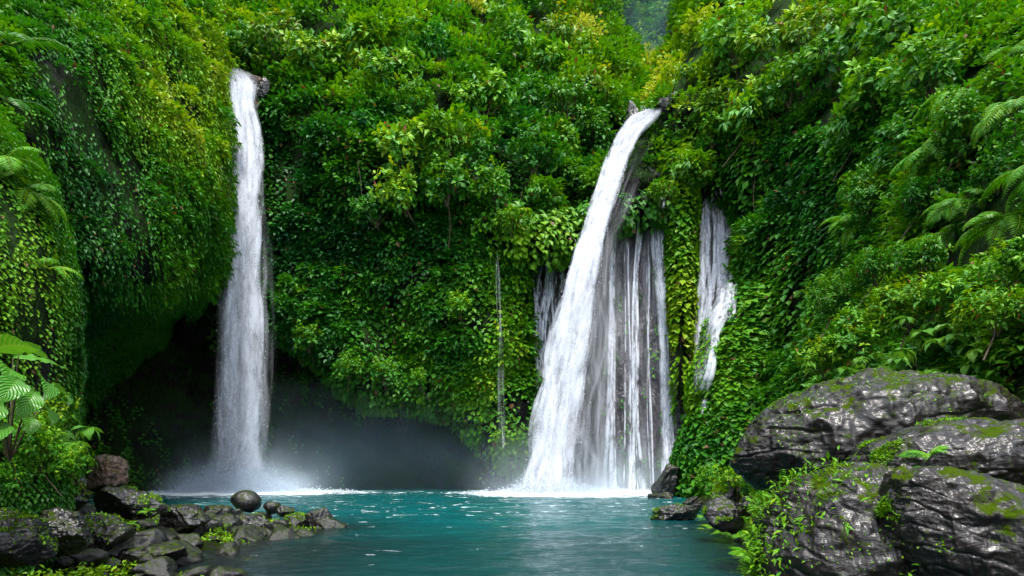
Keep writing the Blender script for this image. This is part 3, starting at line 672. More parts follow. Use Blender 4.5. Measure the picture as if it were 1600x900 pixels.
mx = N(t, 'ShaderNodeMixShader'); t.links.new(d.outputs[0], mx.inputs[1]); t.links.new(tr.outputs[0], mx.inputs[2]); o_ = N(t, 'ShaderNodeOutputMaterial'); t.links.new(mx.outputs[0], o_.inputs[0])
splash(LF, (-17.2, 35.6), 3.8, 1.6, 2.0, 14000, 1); splash(LF, (-16.0, 35.4), 6.5, 2.0, 0.5, 5000, 2)
splash(RF, (2.3, 33.8), 3.0, 1.2, 1.3, 8000, 3); splash(RF, (3.5, 34.5), 6.5, 2.0, 0.5, 5000, 4)
r = np.random.default_rng(6)
def loose_drops(parent, paths, spread, n, seed, size=0.03):
    """drops thrown off the falling strands"""
    r = np.random.default_rng(seed); S, m, _ = paths.shape; i = r.integers(0, S, n); j = r.integers(0, m-1, n); u = r.random((n, 1))
    P = paths[i, j]*(1-u)+paths[i, j+1]*u+r.normal(0, 1, (n, 3))*spread*(0.3+j/m)[:, None]*np.array([1, 1, 0.6]); P[:, 2] = np.maximum(P[:, 2], 0.05)
    S_ = (size*(0.4+r.random(n)**2*1.4))[:, None]; A = np.array([1.0, 0, 0]); B = np.array([0, 1.0, 0]); T = np.array([0, 0, 1.0])
    V = np.stack([P+T*S_*2.2, P-T*S_*2.2, P+A*S_, P-A*S_*0.5+B*S_*0.87, P-A*S_*0.5-B*S_*0.87], 1).reshape(-1, 3); k = np.arange(n)*5
    Fa = np.concatenate([np.stack([k+i0, k+j0, k+l0], 1) for i0, j0, l0 in ((0, 2, 3), (0, 3, 4), (0, 4, 2), (1, 3, 2), (1, 4, 3), (1, 2, 4))])
    o = link('loose_drops', mesh_np('loose_drops', V, Fa, MDROP, True), parent); tag(o, kind='stuff'); return o
loose_drops(LF, LFP, 0.26, 14000, 21, 0.015); loose_drops(RF, RFP, 0.26, 14000, 22, 0.015)

# streams on the rock
def stream(label, knots, S, rad, mat=MSTREAM, dens=1.0, seed=0, jit=0.6, off=0.45, group='thin streams down the dark rock wall', name='rock_stream', n=70):
    """knots (py, left, right); follows the rock"""
    K = [(k[0], k[1], k[2], 0) for k in knots]
    r = np.random.default_rng(seed); Kn = np.array(K, float)
    py = np.linspace(Kn[0, 0], Kn[-1, 0], n); lp, rp, _ = interp_path(Kn, py)
    u = r.random((S, 1)); tt = np.linspace(0, 1, n)[None]
    wob = np.stack([vnoise(np.stack([tt[0]*4, np.full(n, k*1.7+seed), np.zeros(n)], -1), seed) for k in range(S)])
    px = lp[None]*(1-u)+rp[None]*u+wob*jit*4
    pyy = np.repeat(py[None], S, 0); Y = surfY(px, pyy)
    Y = np.minimum(Y, np.minimum(np.roll(Y, 2, 1), np.roll(Y, -2, 1)))
    for _ in range(3): Y[:, 1:-1] = (Y[:, :-2]+Y[:, 1:-1]+Y[:, 2:])/3
    Y = Y-off; P = atv(px, pyy, Y); P[..., 2] = np.maximum(P[..., 2], -0.05)
    ra = rad*(0.45+0.9*r.random((S, 1)))*(0.7+0.4*tt)*(1+0.5*wob)
    d = dens*(0.6+0.4*r.random((S, 1)))*sstep(0, 0.03, tt-0.1*r.random((S, 1)))*np.ones((S, n))
    o = link(name, fall_mesh(name, P, ra, d, mat, 6))
    return tag(o, label, 'stream', group)
stream('widest white stream at the right end of the dark rock curtain', [(306, 1026, 1044), (360, 1018, 1040), (450, 1026, 1042), (600, 1034, 1047), (700, 1036, 1056), (770, 1034, 1064)], 15, 0.12, seed=1)
stream('second white stream, left of the widest one on the rock curtain', [(320, 1002, 1008), (420, 992, 998), (520, 988, 998), (640, 986, 1000), (770, 982, 1008)], 7, 0.11, seed=2)
stream('thin stream directly below the middle of the leafy lip', [(338, 957, 963), (430, 953, 960), (520, 952, 963), (640, 947, 965), (770, 940, 970)], 8, 0.11, seed=3)
stream('very thin white thread between the two curtain streams', [(352, 974, 980), (480, 974, 982), (600, 970, 984), (770, 966, 986)], 3, 0.07, seed=4)
stream('faint thread just left of the widest curtain stream', [(336, 1008, 1016), (450, 1008, 1014), (600, 1006, 1018), (770, 1010, 1024)], 3, 0.07, seed=5)
stream('faint misty thread close beside the arching fall', [(365, 934, 942), (500, 930, 942), (640, 922, 940), (770, 914, 940)], 12, 0.10, MVEIL, 1.2, seed=6)
stream('sheer film of water over the whole dark rock curtain', [(332, 940, 1042), (450, 932, 1048), (600, 926, 1054), (770, 920, 1062)], 30, 0.45, MVEIL, 0.5, seed=20, off=0.55, name='rock_veil')
stream('broken white water on the rock left of the arching fall', [(376, 850, 868), (430, 838, 878), (500, 832, 874), (580, 834, 868), (660, 838, 850)], 16, 0.12, seed=7, jit=2.0, off=0.6)
stream('two fine threads at the left edge of the broken white water', [(384, 828, 836), (450, 830, 844), (540, 832, 846), (640, 834, 842)], 7, 0.08, off=0.6, seed=8)
stream('lone faint water thread falling at the end of the leafy wall', [(380, 772, 778), (450, 774, 782), (560, 774, 786), (700, 776, 790)], 6, 0.07, MVEIL, 0.7, seed=9, off=0.9)
stream('small cascade spreading over rock beside the green leaf column', [(292, 1112, 1130), (320, 1098, 1136), (380, 1090, 1142), (460, 1088, 1140), (540, 1084, 1116), (650, 1076, 1098)], 34, 0.17, seed=10, jit=2.4, off=0.9, name='rock_cascade')
stream('sheer film of water spreading over the small cascade rock', [(298, 1112, 1134), (360, 1092, 1148), (460, 1086, 1146), (560, 1082, 1116), (650, 1076, 1100)], 16, 0.40, MVEIL, 0.7, seed=30, off=0.8, name='rock_veil')
stream('short white strand right of the small cascade', [(300, 1126, 1134), (340, 1132, 1146), (440, 1136, 1148), (500, 1134, 1148)], 11, 0.10, off=0.6, seed=11)
stream('thin veil of water on violet rock left of the tall fall', [(230, 346, 356), (330, 338, 350), (430, 332, 346), (520, 328, 344)], 8, 0.08, MVEIL, 1.2, seed=12, off=0.7)

# ------------------------------------------------------------------ pool and banks
shore = np.array([(-30, 41), (-24, 35), (-20, 27), (-12.8, 20.5), (-9.6, 19.5), (-7.0, 18), (-5.0, 16.6), (-5.2, 15.2), (-5.6, 13.2), (-5.3, 11.4), (-4.6, 9.0), (-4.2, 5), (-3.6, 0), (-4, -14), (4, -14), (3.2, 0), (3.7, 5), (4.3, 9.5), (4.8, 12), (5.6, 15), (6.4, 17.5), (7.6, 22), (9.0, 31), (10.5, 38), (14, 46), (-30, 46)], float)
def shore_d(x, y):
    return sdist([tuple(p) for p in shore], x, y)   # positive over water
bx = np.arange(-30, 30.01, 0.22); by = np.arange(-14, 46.01, 0.22)
BX, BY = np.meshgrid(bx, by, indexing='ij'); sd = shore_d(BX, BY)
def bank_z(x, y, sd):
    Pn = np.stack([x, y, 0*x], -1)
    side = np.where(x > 0, 1.0, 0.0)
    rise = np.where(x > 0, np.clip(-sd*0.42, 0, 3.0), np.clip(-sd*0.13, 0, 0.9)+np.clip(-sd-6.5, 0, 3)*0.25)
    z = -0.10+np.where(sd > 0, -0.15-np.clip(sd*0.35, 0, 1.6), -0.1+rise)
    return z+0.16*fbm(Pn*0.9, 3, 5)*np.clip(0.3-sd, 0, 1)+0.10*ridged(Pn*2.2, 3, 8)*np.clip(0.4-sd, 0, 1)
BZ = bank_z(BX, BY, sd)
bank_me = mesh_np('ground', np.stack([BX, BY, BZ], -1).reshape(-1, 3), grid_faces(len(bx), len(by))[:, ::-1], MBANK, True)
bank_me.flip_normals() if False else None
tag(link('ground', bank_me), kind='structure')
def groundz(x, y):
    x = np.atleast_1d(np.asarray(x, float)); y = np.atleast_1d(np.asarray(y, float))
    return bank_z(x, y, shore_d(x, y))

def water_material():
    m, t = M('pool_water'); L = t.links
    tc = N(t, 'ShaderNodeTexCoord'); g = tc.outputs['Object']
    sh = N(t, 'ShaderNodeAttribute', attribute_name='shallow'); fo = N(t, 'ShaderNodeAttribute', attribute_name='foam')
    n1 = noise_n(t, mapv(t, g, (0.35, 0.9, 1)), 1.0, 4, 0.6, 0.3)
    deep = mixc(t, n1.outputs[0], (0.0, 0.036, 0.042), (0.0, 0.112, 0.110))
    col = mixc(t, sh.outputs['Fac'], deep, (0.004, 0.008, 0.007))
    n2 = noise_n(t, mapv(t, g, (0.9, 2.6, 1)), 1.0, 6, 0.75, 0.4)
    ff = math_n(t, 'ADD', n2.outputs[0], math_n(t, 'MULTIPLY', fo.outputs['Fac'], 0.75))
    foam = ramp(t, [(0.665, (0, 0, 0)), (0.73, (1, 1, 1))], ff).outputs[0]
    col = mixc(t, foam, col, (0.85, 0.92, 0.95))
    p = N(t, 'ShaderNodeBsdfPrincipled'); L.new(col, p.inputs['Base Color']); p.inputs['IOR'].default_value = 1.33
    L.new(math_n(t, 'ADD', math_n(t, 'MULTIPLY', foam, 0.6), 0.05), p.inputs['Roughness'])
    b1 = noise_n(t, mapv(t, g, (1.6, 3.4, 1)), 1.0, 6, 0.7, 0.4)
    bp = N(t, 'ShaderNodeBump'); bp.inputs['Strength'].default_value = 1.0; bp.inputs['Distance'].default_value = 0.08
    L.new(b1.outputs[0], bp.inputs['Height']); L.new(bp.outputs[0], p.inputs['Normal'])
    o = N(t, 'ShaderNodeOutputMaterial'); L.new(p.outputs[0], o.inputs[0]); return m
wy = np.concatenate([np.arange(-13, 8, 0.5), np.cumsum(np.r_[8, np.full(900, 0.045)])[:]]); wy = wy[wy < 45.5]
wx = np.arange(-29, 14, 0.10)
WX, WY = np.meshgrid(wx, wy, indexing='ij')
Pn = np.stack([WX*0.7, WY*1.6, 0*WX], -1)
WZ = 0.06*fbm(Pn*1.1, 4, 3, 0.6)+0.03*vnoise(Pn*0.4, 4)
wsd = shore_d(WX, WY)
imp = lambda cx, cy, rx, ry: np.exp(-((WX-cx)/rx)**2-((WY-cy)/ry)**2)
lfx = (372-800)/F*36; rfx = (858-800)/F*34
foam = 1.2*imp(lfx, 36, 3.2, 2.2)+0.45*imp(lfx, 36, 7, 4.5)+1.2*imp(rfx, 34.2, 3.0, 2.2)+0.5*imp(rfx+3, 36, 6, 4)+1.0*imp(8, 37, 3, 1.8)+0.10*imp(-5, 36, 14, 2.0)
foam = foam+0.10*np.exp(-((WY-24)/8)**2)  # mid pool band: wave glints put in as white foam streaks
WZ = WZ+0.12*np.clip(foam, 0, 1.2)*(0.4+fbm(Pn*2.0, 3, 8))
shal = np.clip(1-wsd/3.2, 0, 1)**1.2*np.clip((26-WY)/10, 0, 1)
shal = np.maximum(shal, 0.9*sstep(19, 11.5, WY)*(0.6+0.4*sstep(-1, -4.5, WX)))
wm = mesh_np('water', np.stack([WX, WY, WZ], -1).reshape(-1, 3), grid_faces(len(wx), len(wy)), water_material(), True,
             {'shallow': ('POINT', 'FLOAT', shal.ravel()), 'foam': ('POINT', 'FLOAT', np.clip(foam, 0, 1).ravel())})
tag(link('water', wm), kind='structure')

# ------------------------------------------------------------------ rocks
ICO = {}
def ico(sub):
    if sub not in ICO:
        bm = bmesh.new(); bmesh.ops.create_icosphere(bm, subdivisions=sub, radius=1)
        ICO[sub] = (np.array([v.co for v in bm.verts]), np.array([[v.index for v in f.verts] for f in bm.faces])); bm.free()
    return ICO[sub]
def rock_mesh(name, dims, seed, sub=5, planes=18, rough=0.17, mat=None, cut=(0.56, 0.95), strat=0.0, ripple=0.003):
    V, Fa = ico(sub); r = np.random.default_rng(seed); v = V.copy()
    rad = np.ones(len(v))
    nn = norm(r.normal(0, 1, (planes, 3))); cc = cut[0]+(cut[1]-cut[0])*r.random(planes)
    for n, c in zip(nn, cc):
        dt = v@n; lim = np.where(dt > 0.05, c/np.maximum(dt, 0.05), 9)
        k = 0.06; h = np.clip(0.5+0.5*(rad-lim)/k, 0, 1); rad = rad*(1-h)+lim*h-k*h*(1-h)
    P = v*rad[:, None]; D = np.array(dims)
    q = P*D; sc = 1.0/max(dims)
    P = q*(1+rough*fbm(q*sc*3+seed, 4, seed)[:, None])
    nrm = norm(v/D); m = max(dims)
    P = P+nrm*(m*rough*0.35*ridged(P*sc*5+seed, 4, seed+3))[:, None]
    if strat:
        a = norm(np.array([0.25, 0.1, 1.0])); lay = P@a+0.10*m*fbm(P*sc*2, 3, seed)
        fr = (lay/(0.16*m)) % 1.0
        P = P+nrm*(-strat*m*np.exp(-(np.minimum(fr, 1-fr)/0.07)**2))[:, None]
    th_ = 0.6+seed*0.7; Rz = np.array([[math.cos(th_), -math.sin(th_), 0], [math.sin(th_), math.cos(th_), 0], [0, 0, 1]])
    Q = (P@Rz.T+0.06*m*np.stack([fbm(P*sc*4+k, 2, seed+k) for k in range(3)], -1))*sc*np.array([9, 34, 22])
    P = P+nrm*(m*ripple*(ridged(Q, 3, seed+9)-0.3))[:, None]
    return mesh_np(name, P, Fa, mat or MSTONE, True)
def rock(label, px, py, Y, dims, seed, group, name='rock', rz=0, tilt=(0, 0), **kw):
    o = link(name, rock_mesh(name, dims, seed, **kw), None, at(px, py, Y), (tilt[0], tilt[1], rz))
    return tag(o, label, 'boulder' if name == 'boulder' else 'rock', group)
ROCKS = []
G1 = 'large wet boulders of the right bank'
def profile_boulder(label, prof, Y, depth, seed, along=0.0, ripple=0.010, strat=0.010):
    """a boulder whose long section follows top/bottom heights; oval in depth"""
    K = np.array(prof, float); nu, nv = 520, 300
    q = np.linspace(0, 1, nu); q = 0.5-0.5*np.cos(q*np.pi)*(1); px = K[0, 0]+(K[-1, 0]-K[0, 0])*q
    from_t = (px-K[0, 0])/(K[-1, 0]-K[0, 0]); Kn = K.copy(); Kn[:, 0] = (K[:, 0]-K[0, 0])/(K[-1, 0]-K[0, 0])
    top, bot = interp_path(Kn, from_t)
    x = (px-800)/F*Y; zt = CH+(HZ-top)/F*Y; zb = CH+(HZ-bot)/F*Y; zc = (zt+zb)/2; h = np.maximum((zt-zb)/2, 0.004)
    dd = depth*np.sqrt(np.maximum(np.sin(np.pi*np.clip(q, 0.0, 1)), 0))*np.clip(h/h.max(), 0, 1)**0.4+0.004
    th = np.linspace(0, 2*np.pi, nv, endpoint=False)
    c, s_ = np.cos(th), np.sin(th); c = np.sign(c)*np.abs(c)**1.05; s_ = np.sign(s_)*np.abs(s_)**1.0
    V = np.stack([x[:, None]+0*c, Y+dd[:, None]*c[None]-0.25*dd[:, None]*s_[None]*0, zc[:, None]+h[:, None]*s_[None]], -1)
    cen = np.array([x.mean(), Y, zc.mean()]); P = V-cen
    nr = norm(np.cross(np.roll(P, -1, 1)-np.roll(P, 1, 1), np.gradient(P, axis=0)))
    if (nr*P).sum() < 0: nr = -nr
    m = depth*1.5; sc = 1/m
    P = P+nr*(m*0.07*fbm(P*sc*2.2+seed, 4, seed))[..., None]+nr*(m*0.05*ridged(P*sc*4.0+seed, 4, seed+3))[..., None]
    lay = P[..., 2]-along*P[..., 0]+0.10*m*fbm(P*sc*2.5, 3, seed); fr = (lay/(0.17*m)) % 1.0
    P = P-nr*(strat*m*np.exp(-(np.minimum(fr, 1-fr)/0.06)**2)*sstep(-0.1, 0.25, fbm(P*sc*3+9, 2, seed)))[..., None]
    ca, sa = math.cos(math.atan(along)), math.sin(math.atan(along)); Q = np.stack([P[..., 0]*ca+P[..., 2]*sa, P[..., 1], -P[..., 0]*sa+P[..., 2]*ca], -1)
    Q = (Q+0.05*m*np.stack([fbm(P*sc*5+k, 2, seed+k) for k in range(3)], -1))*sc*np.array([5, 11, 11])
    g1 = np.exp(-(vnoise(Q*0.55, seed+9)/0.06)**2)*sstep(-0.3, 0.3, fbm(P*sc*2.6, 2, seed+2)); g2 = np.exp(-(vnoise(Q*1.3+5, seed+4)/0.09)**2)
    P = P-nr*(m*ripple*(1.3*g1+0.55*g2+0.35*np.exp(-(vnoise(Q*2.9+9, seed+6)/0.12)**2))-m*ripple*0.8*fbm(Q*0.8, 2, seed+1))[..., None]
    i, j = np.meshgrid(np.arange(nu-1), np.arange(nv), indexing='ij'); b = i*nv+j; b2 = i*nv+(j+1) % nv
    Fa = np.stack([b, b2, b2+nv, b+nv], -1).reshape(-1, 4)
    me = mesh_np('boulder', P.reshape(-1, 3), Fa, MROCK, True)
    o = link('boulder', me, None, tuple(cen)); return tag(o, label, 'boulder', G1)
ROCKS.append(profile_boulder('wide wet boulder lying on top of the others, grey with a mossy brow', [(1143, 716, 719), (1152, 692, 738), (1178, 664, 756), (1215, 638, 772), (1270, 610, 780), (1340, 590, 765), (1400, 592, 722), (1460, 597, 700), (1530, 622, 690), (1590, 650, 694), (1640, 676, 700), (1680, 696, 699)], 9.0, 1.3, 5, 0.12, 0.0045, 0.016))
ROCKS.append(profile_boulder('smooth grey slab boulder under the right end of the top boulder', [(1328, 727, 730), (1345, 708, 752), (1385, 690, 768), (1440, 673, 776), (1500, 662, 780), (1570, 657, 785), (1650, 664, 785), (1740, 700, 765), (1770, 730, 740)], 6.1, 0.8, 18, 0.05, 0.0045, 0.016))
ROCKS.append(profile_boulder('steep dark boulder with leafy sprigs below the wide top boulder', [(1178, 880, 900), (1192, 815, 960), (1225, 768, 1000), (1280, 738, 1010), (1340, 728, 1010), (1400, 734, 1010), (1450, 760, 1010), (1500, 805, 990), (1545, 880, 930)], 5.5, 0.75, 31, -0.5, 0.006, 0.016))
ROCKS.append(profile_boulder('low rippled grey boulder in the near corner of the right bank', [(1385, 790, 800), (1400, 748, 850), (1440, 728, 920), (1500, 736, 980), (1570, 760, 1000), (1650, 795, 1010), (1730, 850, 990), (1760, 910, 930)], 4.8, 0.7, 44, -0.35, 0.009, 0.016))
G2 = 'wet rocks along the pool'
RK = [('black jagged rock cluster standing in the pool off the right bank', 1050, 805, 18.5, (0.78, 0.55, 0.33), 51, dict(rough=0.3, sub=6)),
      ('small black rock at the foot of the curtain fall', 1030, 777, 30, (0.75, 0.5, 0.35), 52, {}),
      ('squarish dark rock under ferns at the right waterside', 1133, 806, 13, (0.52, 0.45, 0.42), 53, dict(cut=(0.7, 0.9))),
      ('small dark rock behind the black rock cluster', 1082, 786, 21, (0.42, 0.4, 0.3), 54, {}),
      ('brown mossy stone in the ferns above the square rock', 1135, 770, 15, (0.45, 0.4, 0.38), 55, {}),
      ('brown weathered rock leaning beside the leafy plant', 172, 735, 12.0, (0.42, 0.4, 0.48), 63, dict(mat=MBROWN, rough=0.25, tilt=(0, 0.4), cut=(0.55, 0.9))),
      ('big wet boulder with a flat faceted top on the left bank', 196, 786, 12.0, (0.80, 0.6, 0.40), 62, dict(sub=6, tilt=(0, 0.2))),
      ('rounded grey capped boulder in the middle of the left bank', 288, 806, 13.0, (0.58, 0.5, 0.40), 63, dict(sub=6)),
      ('smooth round black stone at the water edge of the left bank', 384, 784, 18.5, (0.48, 0.45, 0.38), 64, dict(planes=5, rough=0.05)),
      ('small round stone right of the smooth black stone', 425, 792, 18, (0.27, 0.3, 0.24), 65, dict(planes=5, rough=0.06)),
      ('small pale stone between the round stones and the end rock', 447, 800, 17.3, (0.26, 0.3, 0.24), 66, {}),
      ('pointed wet rock ending the left bank', 494, 812, 16.3, (0.42, 0.4, 0.42), 67, dict(tilt=(0, 0.3))),
      ('leaning rock behind the pointed end rock', 468, 814, 16.8, (0.42, 0.45, 0.32), 68, {}),
      ('low rock in shallow water beside the end of the bank', 462, 832, 15.4, (0.30, 0.3, 0.18), 69, {}),
      ('mossy rubble mound in the middle of the left bank', 385, 822, 15.4, (0.85, 0.6, 0.38), 70, dict(rough=0.3, sub=6)),
      ('mossy flat rock left of the mossy mound', 318, 832, 13.6, (0.7, 0.5, 0.25), 71, dict(rough=0.25)),
      ('dark overhung rock below the flat faceted boulder', 155, 838, 9.8, (0.55, 0.45, 0.36), 72, dict(sub=6)),
      ('bright glistening rock in front on the left bank', 100, 832, 8.6, (0.42, 0.4, 0.36), 73, dict(sub=6, rough=0.2)),
      ('big glossy rock in the near left corner', 8, 850, 7.0, (0.62, 0.5, 0.42), 74, dict(sub=6, rough=0.15)),
      ('long low mossy rock under the leafy plant', 60, 786, 11, (0.8, 0.5, 0.26), 75, dict(rough=0.2)),
      ('dark wedge of rock behind the long mossy rock', 120, 765, 13.5, (0.6, 0.5, 0.3), 76, dict(rough=0.2)),
      ('flat dark stone half sunk at the near shore of the left bank', 245, 866, 10.0, (0.6, 0.4, 0.2), 77, dict(rough=0.2)),
      ('dark rock beside the grey capped boulder', 338, 800, 16, (0.42, 0.4, 0.3), 78, {}),
      ('grey rounded boulder beside the head of the arching fall', 1044, 166, 39.2, (0.85, 0.8, 1.15), 80, dict(rough=0.1, tilt=(0, 0.4))),
      ('upright dark rock left of the arching fall head', 988, 186, 40.2, (0.45, 0.6, 1.3), 81, {}),
      ('brown rock lip at the right side of the left waterfall head', 400, 130, 37.6, (0.42, 0.6, 0.45), 83, dict(mat=MBROWN, rough=0.2)),
      ('dark rock under foliage at the left waterfall head', 412, 140, 37.6, (0.5, 0.5, 0.8), 84, {}),
      ('slanting grey rock where the curtain fall meets the pool', 1042, 752, 31.5, (0.75, 0.7, 1.25), 82, dict(tilt=(0, 0.55))),
      ]
for lab, px, py, Y, dims, sd_, kw in RK:
    ROCKS.append(rock(lab, px, py, Y, dims, sd_, G2, 'rock', **kw))
# small stones: eight shapes, copied
SM = [rock_mesh('stone', (1, 0.8+0.3*random.random(), 0.55+0.3*random.random()), 200+k, 4, 10, 0.2) for k in range(8)]
r = np.random.default_rng(9); cnt = 0; tries = 0
while cnt < 270 and tries < 6000:
    tries += 1
    px = r.uniform(-60, 520); Y = r.uniform(8.5, 19.5); x = (px-800)/F*Y
    s_ = float(shore_d(np.array([x]), np.array([Y]))[0])
    if s_ > 0.25 or s_ < -12: continue
    s = 0.08+0.36*r.random()**2.2; z = float(groundz(x, Y)[0])
    o = link('stone', SM[cnt % 8], None, (x, Y, z+s*0.35), (r.normal(0, .3), r.normal(0, .3), r.uniform(0, 6.28)), (s, s, s))
    tag(o, 'small wet stone among the rubble of the left bank', 'stone', 'small stones of the left bank'); cnt += 1
cnt = 0
while cnt < 40:
    px = r.uniform(1060, 1260); Y = r.uniform(9.5, 22); x = (px-800)/F*Y
    s_ = float(shore_d(np.array([x]), np.array([Y]))[0])
    if s_ > 0.2 or s_ < -3: continue
    s = 0.08+0.2*r.random()**2; z = float(groundz(x, Y)[0])
    o = link('stone', SM[cnt % 8], None, (x, Y, z+s*0.35), (r.normal(0, .3), r.normal(0, .3), r.uniform(0, 6.28)), (s, s, s))
    tag(o, 'small wet stone at the fern covered foot of the right bank', 'stone', 'small stones of the right bank'); cnt += 1

# moss and sprigs on the rocks
def scatter_on(o, n, minup, L, hue, name='moss', parent=None, thr=0.0, sc=1.5, seed=0, fine=False, rise=0.0, wide=0.5):
    me = o.data; nv = len(me.vertices); co = np.zeros(nv*3, np.float32); me.vertices.foreach_get('co', co); co = co.reshape(-1, 3)
    no = np.zeros(nv*3, np.float32); me.vertices.foreach_get('normal', no); no = no.reshape(-1, 3)
    Mx = np.array(o.matrix_basis.to_3x3()); wn = no@Mx.T; wc = co@Mx.T
    r = np.random.default_rng(seed)
    g = (wn[:, 2] > minup) & (fbm(wc*sc+seed, 3, seed) > thr)
    idx = np.nonzero(g)[0]
    if len(idx) < 20: return None
    idx = r.choice(idx, n); nn = no[idx]; P = co[idx]+r.normal(0, L*0.3, (n, 3))+nn*rise*r.random((n, 1))
    upl = np.array(Mx.T@UP)
    T = norm(nn*0.6+r.normal(0, 0.8, (n, 3))); Nn = norm(upl*0.8+nn*0.4+r.normal(0, 0.3, (n, 3)))
    Ls = L*(0.5+r.random(n))
    m = leaf_mesh(name, P, T, Nn, Ls, Ls*wide, hue+r.normal(0, 0.08, n), fine=fine)
    c = link(name, m, o); tag(c, kind='stuff'); return c
for i, o in enumerate(ROCKS):
    if o.name.startswith('boulder'): continue
    if 'mossy' in o['label'] or (i % 2 == 0 and 'smooth' not in o['label']):
        scatter_on(o, 2600 if 'mossy' in o['label'] else 800, 0.2, 0.042, 0.76, seed=i, thr=0.0 if 'mossy' in o['label'] else 0.15)
scatter_on(ROCKS[0], 6000, 0.1, 0.03, 0.70, seed=40, thr=0.12, sc=1.5)
scatter_on(ROCKS[1], 1600, 0.2, 0.028, 0.72, seed=41, thr=0.3, sc=1.3)
scatter_on(ROCKS[2], 1700, 0.0, 0.075, 0.66, name='sprigs', seed=42, thr=0.10, sc=1.0, fine=True, rise=0.10, wide=0.32)
scatter_on(ROCKS[2], 3000, 0.0, 0.03, 0.72, seed=43, thr=0.0)
scatter_on(ROCKS[3], 1800, 0.2, 0.03, 0.70, seed=44, thr=0.3, sc=1.6)
# moss over the bank rubble
r = np.random.default_rng(15)
n = 70000; x = r.uniform(-17, -4, n); y = r.uniform(6.5, 26, n); s_ = shore_d(x, y); pm = fbm(np.stack([x, y, 0*x], -1)*1.1, 3, 44)
g = (s_ < -0.15) & (pm > 0.0); x, y = x[g], y[g]; z = groundz(x, y)
P = np.stack([x, y, z+0.02+0.14*r.random(len(x))**2], -1); q = len(x)
tag(link('moss_patches', leaf_mesh('moss_patches', P, norm(r.normal(0, 1, (q, 3))+UP*0.4), norm(UP+r.normal(0, .4, (q, 3))), 0.05+0.06*r.random(q), 0.03+0.03*r.random(q), 0.78+r.normal(0, .08, q))),
    'yellow green moss over the rubble of the left bank', 'moss', kind='stuff')

# ------------------------------------------------------------------ ferns
def frond_mesh(seed, L=1.0, pairs=20, leaflet=0.22, droop=0.5, wide=0.2, hue=0.6):
    r = np.random.default_rng(seed); tt = np.linspace(0, 1, 14)
    x = L*np.sin(tt*1.25)/1.25*1.1; z = L*(0.55*tt-droop*1.4*tt**2)
    C = np.stack([x, 0*x, z], -1)
    Vt, Ft = tubes(C[None], (0.012*(1.1-tt))[None], 4)
    t = np.linspace(0.12, 0.98, pairs); px = np.interp(t, tt, C[:, 0]); pz = np.interp(t, tt, C[:, 2])
    P = np.stack([px, 0*px, pz], -1); ta = norm(np.stack([np.gradient(px), 0*px, np.gradient(pz)], -1))
    prof = np.sin(np.clip(t*1.05, 0, 1)**0.75*np.pi)**0.7+0.12
    PP, TT, NN, LL = [], [], [], []
    upn = norm(np.cross(ta, np.array([0, 1.0, 0])))*-1
    upn = np.where(upn[:, 2:3] < 0, -upn, upn)
    for s in (1, -1):
        T = norm(np.array([0, s*1.0, 0])+ta*0.55-upn*0.18+r.normal(0, .05, (pairs, 3))); PP.append(P); TT.append(T); NN.append(upn+r.normal(0, .08, (pairs, 3))); LL.append(leaflet*prof)
    P = np.concatenate(PP); L_ = np.concatenate(LL)
    V, Fa, n = leaf_arrays(P, np.concatenate(TT), np.concatenate(NN), L_, L_*wide+0.006)
    q = Fa.shape[0]
    Ft3 = np.concatenate([Ft[:, [0, 1, 2]], Ft[:, [0, 2, 3]]])
    Va = np.concatenate([V, Vt]); Fb = np.concatenate([Fa, Ft3+len(V)])
    h = np.concatenate([np.repeat(np.clip(hue+r.normal(0, .05, len(P)), 0, 1), n), np.full(len(Ft3), 0.85)])
    return mesh_np('frond', Va, Fb, MLEAF, False, {'hue': ('FACE', 'FLOAT', h)})
FR = [frond_mesh(k, 1.0, 20+2*(k % 3), 0.24+0.03*(k % 2), 0.45+0.12*(k % 3), hue=0.50+0.06*(k % 3), wide=0.15) for k in range(5)]
def fern(label, loc, size, nfr, ang=(0, 6.28), seed=0, tint=(1, 1, 1), pitch=0.2, group='ferns', tilt=0.0):
    r = np.random.default_rng(seed)
    o = bpy.data.objects.new('fern', None); COL.objects.link(o); o.location = loc; o.empty_display_size = 0.1
    for k in range(nfr):
        a = ang[0]+(ang[1]-ang[0])*(k+0.5*r.random())/nfr; s = size*(0.75+0.4*r.random())
        c = link('frond', FR[int(r.integers(0, 5))], o, (0, 0, 0), (r.normal(0, .25), -pitch+r.normal(0, .25)+tilt, a), (s, s, s)); c.color = (*tint, 1)
    return tag(o, label, 'fern', group)
def on_bank(px, Y, dz=0.0):
    x = (px-800)/F*Y; return (x, Y, float(groundz(x, Y)[0])+dz)
PALE = (1.3, 1.15, 2.4)
